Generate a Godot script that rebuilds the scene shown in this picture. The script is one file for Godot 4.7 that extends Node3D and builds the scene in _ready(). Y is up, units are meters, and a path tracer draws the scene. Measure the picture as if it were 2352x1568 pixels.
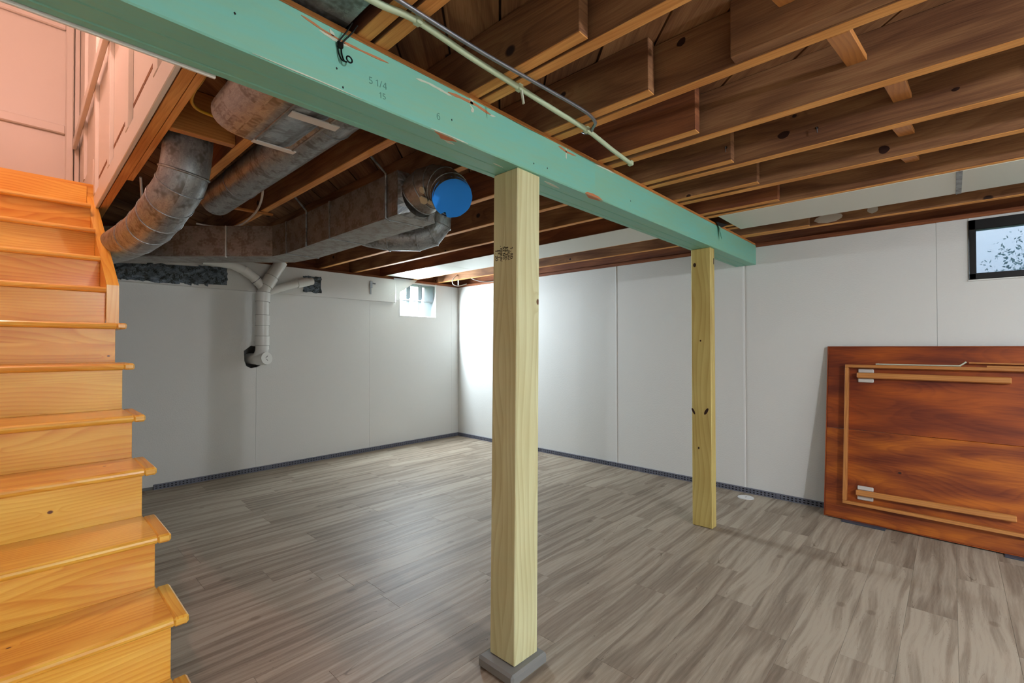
extends Node3D
# A basement under renovation: ducts, open joists, a painted beam on two posts, pine stairs.
# Metres, y up. The camera stands at x 0, z 0; +x runs along the beam, -z along the joists.

const XW := 4.551      # face of the right-hand wall
const ZW := -5.405     # face of the back wall
const XL := -0.65      # face of the left wall
const ZF := 3.4        # face of the front wall, behind the camera
const YJ := 2.25       # underside of the joists
const YD := 2.445      # top of the joists
const ZB := -1.274     # front face of the beam
const YB := 2.057      # underside of the beam
const ORD := ["first", "second", "third", "fourth", "fifth", "sixth", "seventh", "eighth", "ninth", "tenth", "eleventh", "twelfth"]

var M := {}
var used := {}
var rng := RandomNumberGenerator.new()
var noise := FastNoiseLite.new()


# ---------------------------------------------------------------- mesh builder
class MB:
	var v := PackedVector3Array()
	var n := PackedVector3Array()
	var t := PackedVector2Array()

	func tri(a: Vector3, b: Vector3, c: Vector3, na: Vector3, nb: Vector3, nc: Vector3, ta: Vector2, tb: Vector2, tc: Vector2) -> void:
		if (b - a).cross(c - a).dot(na + nb + nc) > 0.0:
			v.append_array([a, c, b]); n.append_array([na, nc, nb]); t.append_array([ta, tc, tb])
		else:
			v.append_array([a, b, c]); n.append_array([na, nb, nc]); t.append_array([ta, tb, tc])

	func flat(a: Vector3, b: Vector3, c: Vector3, out: Vector3, ta: Vector2, tb: Vector2, tc: Vector2) -> void:
		var m := (b - a).cross(c - a).normalized()
		if m.dot(out) < 0.0:
			m = -m
		tri(a, b, c, m, m, m, ta, tb, tc)

	func quad(a: Vector3, b: Vector3, c: Vector3, d: Vector3, out: Vector3, ta := Vector2.ZERO, tb := Vector2.RIGHT, tc := Vector2.ONE, td := Vector2.DOWN) -> void:
		flat(a, b, c, out, ta, tb, tc)
		flat(a, c, d, out, ta, tc, td)

	# chamfered box; the uv are metres, u along the grain axis
	func box(c: Vector3, s: Vector3, bev := 0.0, grain := -1, B := Basis(), off := Vector2.ZERO) -> void:
		if grain < 0:
			grain = s.max_axis_index()
		var h := s * 0.5
		bev = minf(bev, h[h.min_axis_index()] * 0.8)
		var uvf := func(p: Vector3, ax: int) -> Vector2:
			var others := []
			for k in 3:
				if k != ax:
					others.append(k)
			if ax == grain:
				return Vector2(p[others[0]] * 0.15, p[others[1]]) + off
			var o: int = others[0] if others[1] == grain else others[1]
			return Vector2(p[grain], p[o] + ax * 0.07) + off
		for ax in 3:
			var i := (ax + 1) % 3
			var j := (ax + 2) % 3
			for sg in [-1.0, 1.0]:
				var q := []
				for co in [[-1, -1], [1, -1], [1, 1], [-1, 1]]:
					var p := Vector3.ZERO
					p[ax] = sg * h[ax]
					p[i] = co[0] * (h[i] - bev)
					p[j] = co[1] * (h[j] - bev)
					q.append(p)
				var o := Vector3.ZERO
				o[ax] = sg
				quad(c + B * q[0], c + B * q[1], c + B * q[2], c + B * q[3], B * o, uvf.call(q[0], ax), uvf.call(q[1], ax), uvf.call(q[2], ax), uvf.call(q[3], ax))
		if bev <= 0.0:
			return
		for ax in 3:
			var i := (ax + 1) % 3
			var j := (ax + 2) % 3
			for si in [-1.0, 1.0]:
				for sj in [-1.0, 1.0]:
					var q := []
					for e in [[-1, 0], [1, 0], [1, 1], [-1, 1]]:
						var p := Vector3.ZERO
						p[ax] = e[0] * (h[ax] - bev)
						p[i] = si * (h[i] - (bev if e[1] == 1 else 0.0))
						p[j] = sj * (h[j] - (bev if e[1] == 0 else 0.0))
						q.append(p)
					var o := Vector3.ZERO
					o[i] = si
					o[j] = sj
					var ua := i if ax != grain else i
					quad(c + B * q[0], c + B * q[1], c + B * q[2], c + B * q[3], B * o, uvf.call(q[0], ua if ua != grain else j), uvf.call(q[1], ua if ua != grain else j), uvf.call(q[2], ua if ua != grain else j), uvf.call(q[3], ua if ua != grain else j))
		for sx in [-1.0, 1.0]:
			for sy in [-1.0, 1.0]:
				for sz in [-1.0, 1.0]:
					var a := Vector3(sx * h.x, sy * (h.y - bev), sz * (h.z - bev))
					var b := Vector3(sx * (h.x - bev), sy * h.y, sz * (h.z - bev))
					var d := Vector3(sx * (h.x - bev), sy * (h.y - bev), sz * h.z)
					flat(c + B * a, c + B * b, c + B * d, B * Vector3(sx, sy, sz), off, off, off)

	func box2(lo: Vector3, hi: Vector3, bev := 0.0, grain := -1, off := Vector2.ZERO) -> void:
		box((lo + hi) * 0.5, hi - lo, bev, grain, Basis(), off)

	# polygon (a, b) pushed from h0 to h1 along T.basis.z; gdir is the grain in the polygon's plane, or zero for grain along the push
	func prism(poly: PackedVector2Array, h0: float, h1: float, T: Transform3D, gdir := Vector2(1, 0), off := Vector2.ZERO) -> void:
		var idx := Geometry2D.triangulate_polygon(poly)
		var cap := func(p: Vector2) -> Vector2:
			if gdir == Vector2.ZERO:
				return Vector2(p.x * 0.15, p.y) + off
			return Vector2(p.dot(gdir), p.dot(Vector2(-gdir.y, gdir.x))) + off
		for k in range(0, idx.size(), 3):
			var p := [poly[idx[k]], poly[idx[k + 1]], poly[idx[k + 2]]]
			for e in [[h0, -1.0], [h1, 1.0]]:
				flat(T * Vector3(p[0].x, p[0].y, e[0]), T * Vector3(p[1].x, p[1].y, e[0]), T * Vector3(p[2].x, p[2].y, e[0]), T.basis.z * e[1], cap.call(p[0]), cap.call(p[1]), cap.call(p[2]))
		var area := 0.0
		for k in poly.size():
			area += poly[k].cross(poly[(k + 1) % poly.size()])
		var run := 0.0
		for k in poly.size():
			var a := poly[k]
			var b := poly[(k + 1) % poly.size()]
			var l := a.distance_to(b)
			var o := Vector3.ZERO
			if area > 0:
				o = T.basis.x * (b - a).y - T.basis.y * (b - a).x
			else:
				o = -T.basis.x * (b - a).y + T.basis.y * (b - a).x
			var u0 := Vector2(h0, run) + off
			var u1 := Vector2(h1, run) + off
			var u2 := Vector2(h1, run + l) + off
			var u3 := Vector2(h0, run + l) + off
			if gdir != Vector2.ZERO:
				u0 = Vector2(run, h0) + off; u1 = Vector2(run, h1) + off; u2 = Vector2(run + l, h1) + off; u3 = Vector2(run + l, h0) + off
			quad(T * Vector3(a.x, a.y, h0), T * Vector3(a.x, a.y, h1), T * Vector3(b.x, b.y, h1), T * Vector3(b.x, b.y, h0), o, u0, u1, u2, u3)
			run += l

	# rings of equal count joined by smooth skin
	func skin(rings: Array, close_ends := true, smooth := true) -> void:
		var m: int = rings[0].size()
		var cen := []
		for r in rings:
			var c := Vector3.ZERO
			for p in r:
				c += p
			cen.append(c / m)
		var run := 0.0
		for k in rings.size() - 1:
			var l: float = cen[k].distance_to(cen[k + 1])
			for i in m:
				var j := (i + 1) % m
				var a: Vector3 = rings[k][i]
				var b: Vector3 = rings[k][j]
				var c: Vector3 = rings[k + 1][j]
				var d: Vector3 = rings[k + 1][i]
				var ra: float = (a - cen[k]).length() * TAU / m
				var ta := Vector2(run, i * ra)
				var tb := Vector2(run, (i + 1) * ra)
				var tc := Vector2(run + l, (i + 1) * ra)
				var td := Vector2(run + l, i * ra)
				if smooth:
					var na := _rad(a, cen, k); var nb := _rad(b, cen, k); var nc := _rad(c, cen, k + 1); var nd := _rad(d, cen, k + 1)
					tri(a, b, c, na, nb, nc, ta, tb, tc)
					tri(a, c, d, na, nc, nd, ta, tc, td)
				else:
					quad(a, b, c, d, (a + b + c + d) * 0.25 - (cen[k] + cen[k + 1]) * 0.5, ta, tb, tc, td)
			run += l
		if close_ends:
			for e in [[0, 1], [rings.size() - 1, rings.size() - 2]]:
				var r: Array = rings[e[0]]
				var o: Vector3 = cen[e[0]] - cen[e[1]]
				for i in m:
					var j := (i + 1) % m
					flat(cen[e[0]], r[i], r[j], o, Vector2.ZERO, Vector2(r[i].x, r[i].y), Vector2(r[j].x, r[j].y))

	func _rad(p: Vector3, cen: Array, k: int) -> Vector3:
		var d: Vector3 = (cen[mini(k + 1, cen.size() - 1)] - cen[maxi(k - 1, 0)]).normalized()
		var r: Vector3 = p - cen[k]
		r -= d * r.dot(d)
		return r.normalized()

	func tube(pts: Array, r, segs := 16, caps := true, flatten := 1.0) -> void:
		var rings := []
		var up := Vector3.UP
		var d0: Vector3 = (pts[1] - pts[0]).normalized()
		if absf(d0.dot(up)) > 0.9:
			up = Vector3.RIGHT
		var x := d0.cross(up).normalized()
		for k in pts.size():
			var d: Vector3 = (pts[mini(k + 1, pts.size() - 1)] - pts[maxi(k - 1, 0)]).normalized()
			x = (x - d * x.dot(d)).normalized()
			var y := d.cross(x).normalized()
			var rr: float = r[k] if r is Array else r
			var ring := []
			for i in segs:
				var a := TAU * i / segs
				ring.append(pts[k] + x * cos(a) * rr + y * sin(a) * rr * flatten)
			rings.append(ring)
		skin(rings, caps)

	func mesh() -> ArrayMesh:
		var A := []
		A.resize(Mesh.ARRAY_MAX)
		A[Mesh.ARRAY_VERTEX] = v
		A[Mesh.ARRAY_NORMAL] = n
		A[Mesh.ARRAY_TEX_UV] = t
		var m := ArrayMesh.new()
		m.add_surface_from_arrays(Mesh.PRIMITIVE_TRIANGLES, A)
		return m


# ---------------------------------------------------------------- naming
func numbered(called: String) -> String:
	var k: int = used.get(called, 0)
	used[called] = k + 1
	return called if k == 0 else "%s_%03d" % [called, k]

func tag(o: Node3D, label: String, category: String, group := "") -> Node3D:
	o.set_meta("label", label)
	o.set_meta("category", category)
	if group:
		o.set_meta("group", group)
	return o

func thing(called: String, label: String, category: String, at := Vector3.ZERO, group := "") -> Node3D:
	var o := Node3D.new()
	o.name = numbered(called)
	add_child(o)
	o.position = at
	return tag(o, label, category, group)

func inst(called: String, mesh: Mesh, mat: Material, parent: Node) -> MeshInstance3D:
	var o := MeshInstance3D.new()
	o.name = numbered(called) if parent == self else called
	o.mesh = mesh
	o.material_override = mat
	parent.add_child(o, true)
	return o

func part(called: String, mb: MB, mat: Material, parent: Node, label := "") -> MeshInstance3D:
	var o := inst(called, mb.mesh(), mat, parent)
	if label:
		o.set_meta("label", label)
	return o

func single(called: String, mb: MB, mat: Material, label: String, category: String, group := "") -> MeshInstance3D:
	var o := inst(called, mb.mesh(), mat, self)
	tag(o, label, category, group)
	return o

func structure(called: String, label := "") -> Node3D:
	var o := Node3D.new()
	o.name = called
	add_child(o)
	o.set_meta("kind", "structure")
	if label:
		o.set_meta("label", label)
	return o

func bez(p: Array, steps: int) -> Array:
	# smooth curve through the points (Catmull-Rom)
	var out := []
	for k in p.size() - 1:
		var a: Vector3 = p[maxi(k - 1, 0)]
		var b: Vector3 = p[k]
		var c: Vector3 = p[k + 1]
		var d: Vector3 = p[mini(k + 2, p.size() - 1)]
		for s in steps:
			out.append(b.cubic_interpolate(c, a, d, float(s) / steps))
	out.append(p[-1])
	return out


# ---------------------------------------------------------------- textures
func tex(w: int, h: int, f: Callable) -> ImageTexture:
	var data := PackedByteArray()
	data.resize(w * h * 3)
	var k := 0
	for j in h:
		for i in w:
			var c: Color = f.call(i, j)
			data[k] = int(clampf(c.r, 0, 1) * 255.0)
			data[k + 1] = int(clampf(c.g, 0, 1) * 255.0)
			data[k + 2] = int(clampf(c.b, 0, 1) * 255.0)
			k += 3
	return ImageTexture.create_from_image(Image.create_from_data(w, h, false, Image.FORMAT_RGB8, data))

# timber: rings of late wood along u, repeating in u; knots as [u, v, radius]
func wood_tex(sd: int, w: int, h: int, lm: float, hm: float, light: Color, dark: Color, rings: float, warp: float, ringy: float, fibre: float, blotch: float, knots: Array, knotc: Color) -> ImageTexture:
	noise.seed = sd
	var cs := PackedFloat32Array()
	var sn := PackedFloat32Array()
	for i in w:
		cs.append(cos(TAU * i / w) * lm / TAU)
		sn.append(sin(TAU * i / w) * lm / TAU)
	return tex(w, h, func(i: int, j: int) -> Color:
		var u := lm * i / w
		var v := hm * j / h
		var t := v * rings + noise.get_noise_3d(cs[i] * 1.1, sn[i] * 1.1, v * 5.0) * warp
		var kd := 0.0
		for q in knots:
			var du: float = (u - q[0]) / 2.4
			var dv: float = v - q[1]
			var d2: float = (du * du + dv * dv) / (q[2] * q[2])
			t += 1.6 * exp(-d2 * 0.35) * signf(dv + 0.0001)
			var d3: float = ((u - q[0]) * (u - q[0]) / 1.7 + dv * dv) / (q[2] * q[2])
			kd = maxf(kd, clampf(1.6 - d3 * 2.0, 0.0, 1.0))
		var fr := t - floorf(t)
		var ring := fr * fr * (1.0 if fr < 0.86 else (1.0 - fr) / 0.14)
		var fb := noise.get_noise_3d(cs[i] * 9.0, sn[i] * 9.0, v * 420.0 + 31.0)
		var bl := noise.get_noise_3d(cs[i] * 2.2 + 50.0, sn[i] * 2.2, v * 9.0)
		var m := 0.22 + ring * ringy + fb * fibre + bl * blotch
		return light.lerp(dark, clampf(m, -0.25, 1.3)).lerp(knotc, kd))

# vinyl plank print: bands of two tones along the board, thin cracks, a few knots
func plank_tex(sd: int, tone: float) -> ImageTexture:
	noise.seed = 500 + sd
	var r := RandomNumberGenerator.new()
	r.seed = 77 + sd * 13
	var knots := []
	for k in r.randi_range(0, 1):
		knots.append([r.randf(), r.randf_range(0.15, 0.85), r.randf_range(0.008, 0.02)])
	var a := Color(0.62, 0.57, 0.505)
	var b := Color(0.43, 0.375, 0.32)
	return tex(768, 120, func(i: int, j: int) -> Color:
		var u := 1.22 * i / 768.0
		var v := 0.187 * j / 120.0
		var w := noise.get_noise_2d(u * 1.6, v * 2.0 + 7.0) * 0.014
		for q in knots:
			var dx: float = u - q[0] * 1.22
			var dy: float = v - q[1] * 0.187
			w += 0.008 * exp(-(dx * dx / 0.006 + dy * dy / 0.0012)) * signf(dy + 1e-5)
		var band := noise.get_noise_2d(u * 0.8 + 3.0, (v + w) * 15.0)
		var m := smoothstep(-0.1, 0.35, band) * 0.42
		m += noise.get_noise_2d(u * 2.4 + 90.0, (v + w) * 60.0) * 0.22
		m += noise.get_noise_2d(u * 11.0, (v + w) * 420.0) * 0.16
		var edge := absf(band - 0.02)
		var mask := noise.get_noise_2d(u * 2.6 + 20.0, v * 5.0)
		if edge < 0.014 and mask > 0.08:
			m += 0.85 * (1.0 - edge / 0.014)
		for q in knots:
			var dx: float = (u - q[0] * 1.22) / 1.5
			var dy: float = v - q[1] * 0.187
			m += 0.4 * clampf(1.4 - (dx * dx + dy * dy) / (q[2] * q[2]) , 0.0, 1.0)
		return a.lerp(b, clampf(m + tone, -0.2, 1.45)))

func spangle_tex(sd: int, a: Color, b: Color, dirt: Color, dirty: float) -> ImageTexture:
	var c := FastNoiseLite.new()
	c.noise_type = FastNoiseLite.TYPE_CELLULAR
	c.cellular_return_type = FastNoiseLite.RETURN_CELL_VALUE
	c.frequency = 1.0
	c.seed = sd
	noise.seed = sd
	return tex(512, 512, func(i: int, j: int) -> Color:
		var x := i / 512.0
		var y := j / 512.0
		var s := c.get_noise_2d(x * 34.0 + noise.get_noise_2d(x * 40.0, y * 40.0) * 1.2, y * 34.0) * 0.5 + 0.5
		var d := noise.get_noise_2d(x * 5.0 + 9.0, y * 5.0) + 0.6 * noise.get_noise_2d(x * 21.0, y * 21.0 + 4.0)
		return a.lerp(b, s).lerp(dirt, clampf(d * 1.4 + dirty, 0.0, 1.0)))

func mat(c: Color, rough: float, metal := 0.0) -> StandardMaterial3D:
	var m := StandardMaterial3D.new()
	m.albedo_color = c
	m.roughness = rough
	m.metallic = metal
	return m

func tmat(t: Texture2D, lm: float, hm: float, rough: float, metal := 0.0) -> StandardMaterial3D:
	var m := mat(Color.WHITE, rough, metal)
	m.albedo_texture = t
	m.uv1_scale = Vector3(1.0 / lm, 1.0 / hm, 1.0)
	return m

func materials() -> void:
	noise.noise_type = FastNoiseLite.TYPE_SIMPLEX_SMOOTH
	noise.frequency = 1.0
	noise.fractal_type = FastNoiseLite.FRACTAL_NONE
	# old joist timber, red-brown with age
	M.old = tmat(wood_tex(3, 1024, 256, 2.4, 0.5, Color(0.58, 0.41, 0.26), Color(0.34, 0.19, 0.10), 26.0, 1.6, 0.34, 0.24, 0.4, [[0.5, 0.09, 0.022], [1.6, 0.3, 0.018], [2.1, 0.15, 0.01], [1.05, 0.42, 0.014]], Color(0.16, 0.07, 0.03)), 2.4, 0.5, 0.85)
	M.old2 = tmat(wood_tex(8, 1024, 256, 2.4, 0.5, Color(0.60, 0.43, 0.28), Color(0.36, 0.21, 0.11), 20.0, 1.8, 0.32, 0.24, 0.45, [[0.3, 0.2, 0.014], [1.3, 0.38, 0.024], [1.9, 0.07, 0.012]], Color(0.16, 0.07, 0.03)), 2.4, 0.5, 0.85)
	M.red = tmat(wood_tex(21, 1024, 256, 2.4, 0.5, Color(0.57, 0.34, 0.19), Color(0.33, 0.15, 0.07), 24.0, 1.7, 0.34, 0.22, 0.42, [[0.7, 0.2, 0.014], [1.8, 0.33, 0.02]], Color(0.12, 0.05, 0.03)), 2.4, 0.5, 0.85)
	# pressure-treated post timber, greenish yellow
	M.post = tmat(wood_tex(14, 1024, 256, 2.2, 0.3, Color(0.85, 0.85, 0.68), Color(0.71, 0.67, 0.47), 30.0, 1.5, 0.5, 0.12, 0.2, [[0.76, 0.2, 0.012], [1.35, 0.07, 0.005]], Color(0.40, 0.27, 0.14)), 2.2, 0.3, 0.55)
	M.post2 = tmat(wood_tex(17, 1024, 256, 2.2, 0.3, Color(0.82, 0.76, 0.48), Color(0.65, 0.53, 0.27), 28.0, 1.2, 0.45, 0.10, 0.2, [], Color(0.40, 0.27, 0.14)), 2.2, 0.3, 0.55)
	# varnished pine of the stairs
	M.pine = tmat(wood_tex(31, 1024, 256, 1.1, 0.26, Color(0.96, 0.78, 0.34), Color(0.84, 0.54, 0.13), 62.0, 2.2, 0.5, 0.14, 0.28, [[0.62, 0.16, 0.007]], Color(0.35, 0.16, 0.05)), 1.1, 0.26, 0.42)
	M.pine2 = tmat(wood_tex(36, 1024, 256, 1.1, 0.26, Color(0.95, 0.75, 0.32), Color(0.82, 0.50, 0.12), 40.0, 2.8, 0.55, 0.14, 0.3, [[0.3, 0.07, 0.008], [0.85, 0.2, 0.005]], Color(0.35, 0.16, 0.05)), 1.1, 0.26, 0.42)
	for k in ["pine", "pine2"]:
		M[k].clearcoat_enabled = true
		M[k].clearcoat = 0.55
		M[k].clearcoat_roughness = 0.16
	# stained plywood of the folding table
	M.ply = tmat(wood_tex(44, 768, 512, 1.7, 1.4, Color(0.66, 0.34, 0.05), Color(0.38, 0.12, 0.005), 9.0, 4.5, 0.30, 0.20, 0.62, [[0.3, 0.5, 0.012], [0.9, 0.9, 0.012], [1.3, 0.3, 0.01]], Color(0.20, 0.06, 0.02)), 1.7, 1.4, 0.5)
	M.ply2 = tmat(wood_tex(47, 768, 512, 1.7, 1.4, Color(0.60, 0.27, 0.03), Color(0.35, 0.10, 0.005), 12.0, 4.0, 0.24, 0.20, 0.6, [], Color(0.20, 0.06, 0.02)), 1.7, 1.4, 0.5)
	M.fir = tmat(wood_tex(52, 512, 128, 1.2, 0.2, Color(0.78, 0.53, 0.28), Color(0.58, 0.33, 0.13), 60.0, 1.6, 0.45, 0.12, 0.25, [], Color(0.3, 0.15, 0.06)), 1.2, 0.2, 0.5)
	for k in 8:
		var m := tmat(plank_tex(k, [-0.12, 0.02, 0.16, -0.05, 0.24, 0.08, -0.18, 0.12][k]), 1.0, 1.0, 0.5)
		m.metallic_specular = 0.3
		M["plank%d" % k] = m
	M.edge = tmat(wood_tex(57, 1024, 128, 2.4, 0.2, Color(0.90, 0.65, 0.36), Color(0.72, 0.45, 0.19), 60.0, 1.6, 0.35, 0.2, 0.4, [], Color(0.3, 0.15, 0.06)), 2.4, 0.2, 0.75)
	M.galv = tmat(spangle_tex(5, Color(0.50, 0.52, 0.53), Color(0.68, 0.70, 0.71), Color(0.45, 0.45, 0.44), -0.1), 0.5, 0.5, 0.42, 0.7)
	M.duct = tmat(spangle_tex(9, Color(0.48, 0.47, 0.45), Color(0.60, 0.59, 0.57), Color(0.46, 0.42, 0.39), 0.12), 0.5, 0.5, 0.45, 0.65)
	M.foil = tmat(spangle_tex(12, Color(0.20, 0.23, 0.25), Color(0.46, 0.50, 0.54), Color(0.14, 0.16, 0.15), 0.0), 0.35, 0.35, 0.5, 0.4)
	# painted and plain surfaces
	noise.seed = 61
	var paint := tex(1024, 128, func(i: int, j: int) -> Color:
		var u := 5.3 * i / 1024.0
		var v := 0.2 * j / 128.0
		var m := noise.get_noise_2d(u * 1.3, v * 9.0) * 0.5 + noise.get_noise_2d(u * 9.0, v * 60.0) * 0.3
		return Color(0.48, 0.75, 0.68).lerp(Color(0.52, 0.73, 0.62), clampf(0.5 + m, 0, 1)))
	M.teal = tmat(paint, 5.3, 0.2, 0.5)
	M.wall = mat(Color(0.83, 0.83, 0.815), 0.6)
	var nt := NoiseTexture2D.new()
	nt.width = 256
	nt.height = 256
	nt.seamless = true
	var fn := FastNoiseLite.new()
	fn.seed = 4
	fn.frequency = 0.06
	nt.noise = fn
	M.wall.heightmap_enabled = true
	M.wall.heightmap_texture = nt
	M.wall.heightmap_scale = 0.07
	M.wall.uv1_triplanar = true
	M.wall.uv1_world_triplanar = true
	M.wall.uv1_scale = Vector3(4, 4, 4)
	M.white = mat(Color(0.86, 0.86, 0.85), 0.45)
	M.pan = mat(Color(0.82, 0.83, 0.79), 0.38)
	M.trim = mat(Color(0.90, 0.88, 0.84), 0.4)
	M.pvc = mat(Color(0.85, 0.85, 0.83), 0.3)
	M.pvcline = mat(Color(0.5, 0.5, 0.48), 0.5)
	M.drain = mat(Color(0.40, 0.41, 0.46), 0.5)
	M.dark = mat(Color(0.05, 0.05, 0.055), 0.7)
	M.black = mat(Color(0.035, 0.04, 0.05), 0.35)
	M.blue = mat(Color(0.04, 0.55, 0.97), 0.6)
	M.bluedark = mat(Color(0.02, 0.20, 0.50), 0.6)
	M.concrete = mat(Color(0.50, 0.50, 0.49), 0.85)
	M.cable = mat(Color(0.72, 0.78, 0.65), 0.5)
	M.steel = mat(Color(0.55, 0.56, 0.58), 0.35, 0.8)
	M.darksteel = mat(Color(0.10, 0.11, 0.10), 0.4, 0.7)
	M.yellow = mat(Color(0.82, 0.62, 0.10), 0.5)
	M.chip = mat(Color(0.74, 0.47, 0.30), 0.7)
	M.primer = mat(Color(0.78, 0.80, 0.72), 0.6)
	M.tape = mat(Color(0.80, 0.79, 0.77), 0.6)
	M.paper = mat(Color(0.76, 0.72, 0.66), 0.8)
	M.shim = mat(Color(0.22, 0.25, 0.30), 0.5)
	M.ink = mat(Color(0.16, 0.14, 0.10), 0.8)
	M.pencil = mat(Color(0.33, 0.52, 0.46), 0.8)
	M.mastic = mat(Color(0.74, 0.70, 0.58), 0.8)
	M.knot = mat(Color(0.17, 0.07, 0.03), 0.5)
	M.slab = mat(Color(0.35, 0.25, 0.16), 0.8)
	M.glass = mat(Color(0.30, 0.42, 0.52, 0.72), 0.02)  # dark tint put in to dim the bright sky behind the pane
	M.glass.transparency = BaseMaterial3D.TRANSPARENCY_ALPHA
	M.block = mat(Color(0.88, 0.97, 0.95, 0.04), 0.10)
	M.block.transparency = BaseMaterial3D.TRANSPARENCY_ALPHA
	M.mortar = mat(Color(0.5, 0.52, 0.53), 0.8)
	M.leaf = mat(Color(0.36, 0.44, 0.42), 0.6)
	M.leaf.backlight_enabled = true
	M.leaf.backlight = Color(0.2, 0.26, 0.24)
	M.bark = mat(Color(0.25, 0.20, 0.16), 0.9)
	M.grass = mat(Color(0.30, 0.38, 0.22), 0.9)
	M.siding = mat(Color(0.90, 0.91, 0.90), 0.6)
	M.bulb = mat(Color(1, 1, 1), 0.4)
	M.bulb.emission_enabled = true
	M.bulb.emission = Color(0.93, 0.97, 1.0)
	M.bulb.emission_energy_multiplier = 3.0
	M.warmbulb = mat(Color(1, 1, 1), 0.4)
	M.warmbulb.emission_enabled = true
	M.warmbulb.emission = Color(1.0, 0.74, 0.69)
	M.warmbulb.emission_energy_multiplier = 3.0


# ---------------------------------------------------------------- scene
func _ready() -> void:
	rng.seed = 20
	var cam := Camera3D.new()
	cam.name = "camera"
	var yaw := deg_to_rad(46.684)
	var pitch := deg_to_rad(0.698)
	var roll := deg_to_rad(-0.064)
	var fw := Vector3(sin(yaw) * cos(pitch), sin(pitch), -cos(yaw) * cos(pitch))
	var rt := Vector3(cos(yaw), 0, sin(yaw))
	var up := rt.cross(fw)
	var r2 := rt * cos(roll) + up * sin(roll)
	var u2 := up * cos(roll) - rt * sin(roll)
	cam.transform = Transform3D(Basis(r2, u2, -fw), Vector3(0, 1.32, 0))
	cam.fov = 72.376
	cam.near = 0.02
	cam.far = 200.0
	add_child(cam)
	cam.current = true
	var env := Environment.new()
	env.background_mode = Environment.BG_SKY
	var sm := ProceduralSkyMaterial.new()
	sm.sky_top_color = Color(0.86, 0.93, 1.0)
	sm.sky_horizon_color = Color(0.46, 0.53, 0.60)
	sm.ground_bottom_color = Color(0.35, 0.38, 0.33)
	sm.ground_horizon_color = Color(0.62, 0.68, 0.66)
	sm.sky_curve = 0.2
	var sky := Sky.new()
	sky.sky_material = sm
	env.sky = sky
	env.background_energy_multiplier = 12.0
	env.tonemap_mode = Environment.TONE_MAPPER_LINEAR
	env.tonemap_exposure = 1.5
	env.sdfgi_enabled = true
	env.ssao_enabled = true
	env.ssil_enabled = true
	var we := WorldEnvironment.new()
	we.name = "environment"
	we.environment = env
	add_child(we)

	materials()
	room()
	framing()
	beam_and_posts()
	stairs()
	stairwell()
	windows()
	ductwork()
	plumbing()
	sundries()
	table()
	outside()
	added_fill_light(Vector3(1.1, 2.185, 2.5), 4.6, "long added fill light, out of view under the joists toward the stairs side")
	added_fill_light(Vector3(3.2, 2.185, 2.5), 3.0, "long added fill light, out of view under the joists toward the black-window wall")
	lamp("added_bulb", Vector3(1.45, 2.11, 2.0), 2.5, Color(0.95, 0.97, 1.0), M.bulb, "unseen added bulb in a white holder under the joists between the fill lights")  # bulb behind the camera, added to bring light onto the beam front
	lamp("stair_lamp", Vector3(-0.15, 4.1, -2.95), 1.15, Color(1.0, 0.77, 0.73), M.warmbulb, "warm round ceiling lamp above the stairwell landing")


func lamp(called: String, at: Vector3, energy: float, c: Color, bulbm: Material, label: String) -> void:
	var o := thing(called, label, "lamp", at)
	var b := MB.new()
	b.tube([Vector3(0, 0.139, 0), Vector3(0, 0.12, 0), Vector3(0, 0.075, 0), Vector3(0, 0.05, 0)], [0.055, 0.055, 0.035, 0.03], 20)
	part("holder", b, M.white, o)
	var g := MB.new()
	g.tube([Vector3(0, 0.05, 0), Vector3(0, 0.03, 0), Vector3(0, 0.0, 0), Vector3(0, -0.03, 0), Vector3(0, -0.045, 0)], [0.016, 0.026, 0.035, 0.026, 0.006], 20)
	part("bulb", g, bulbm, o)
	var l := OmniLight3D.new()
	l.name = "light"
	l.position = Vector3(0, 0, 0)
	l.light_color = c
	l.light_energy = energy
	l.light_size = 0.034
	l.omni_range = 14.0
	l.omni_attenuation = 2.0
	l.shadow_enabled = true
	o.add_child(l)


func added_fill_light(at: Vector3, energy: float, label: String) -> void:  # long panel added behind the camera for soft, even fill
	var o := thing("added_fill_light", label, "lamp", at)
	var b := MB.new()
	b.box2(Vector3(-0.61, 0.0, -0.07), Vector3(0.61, 0.049, 0.07), 0.004)
	part("housing", b, M.white, o)
	b = MB.new()
	b.box2(Vector3(-0.60, -0.012, -0.06), Vector3(0.60, -0.0005, 0.06), 0.003)
	part("diffuser", b, M.bulb, o)
	var l := AreaLight3D.new()
	l.name = "light"
	l.position = Vector3(0, -0.016, 0)
	l.rotation.x = -PI / 2
	l.area_size = Vector2(1.2, 0.12)
	l.light_color = Color(0.93, 0.97, 1.0)
	l.light_energy = energy
	l.area_range = 14.0
	l.area_attenuation = 2.0
	l.shadow_enabled = true
	o.add_child(l)


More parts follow.
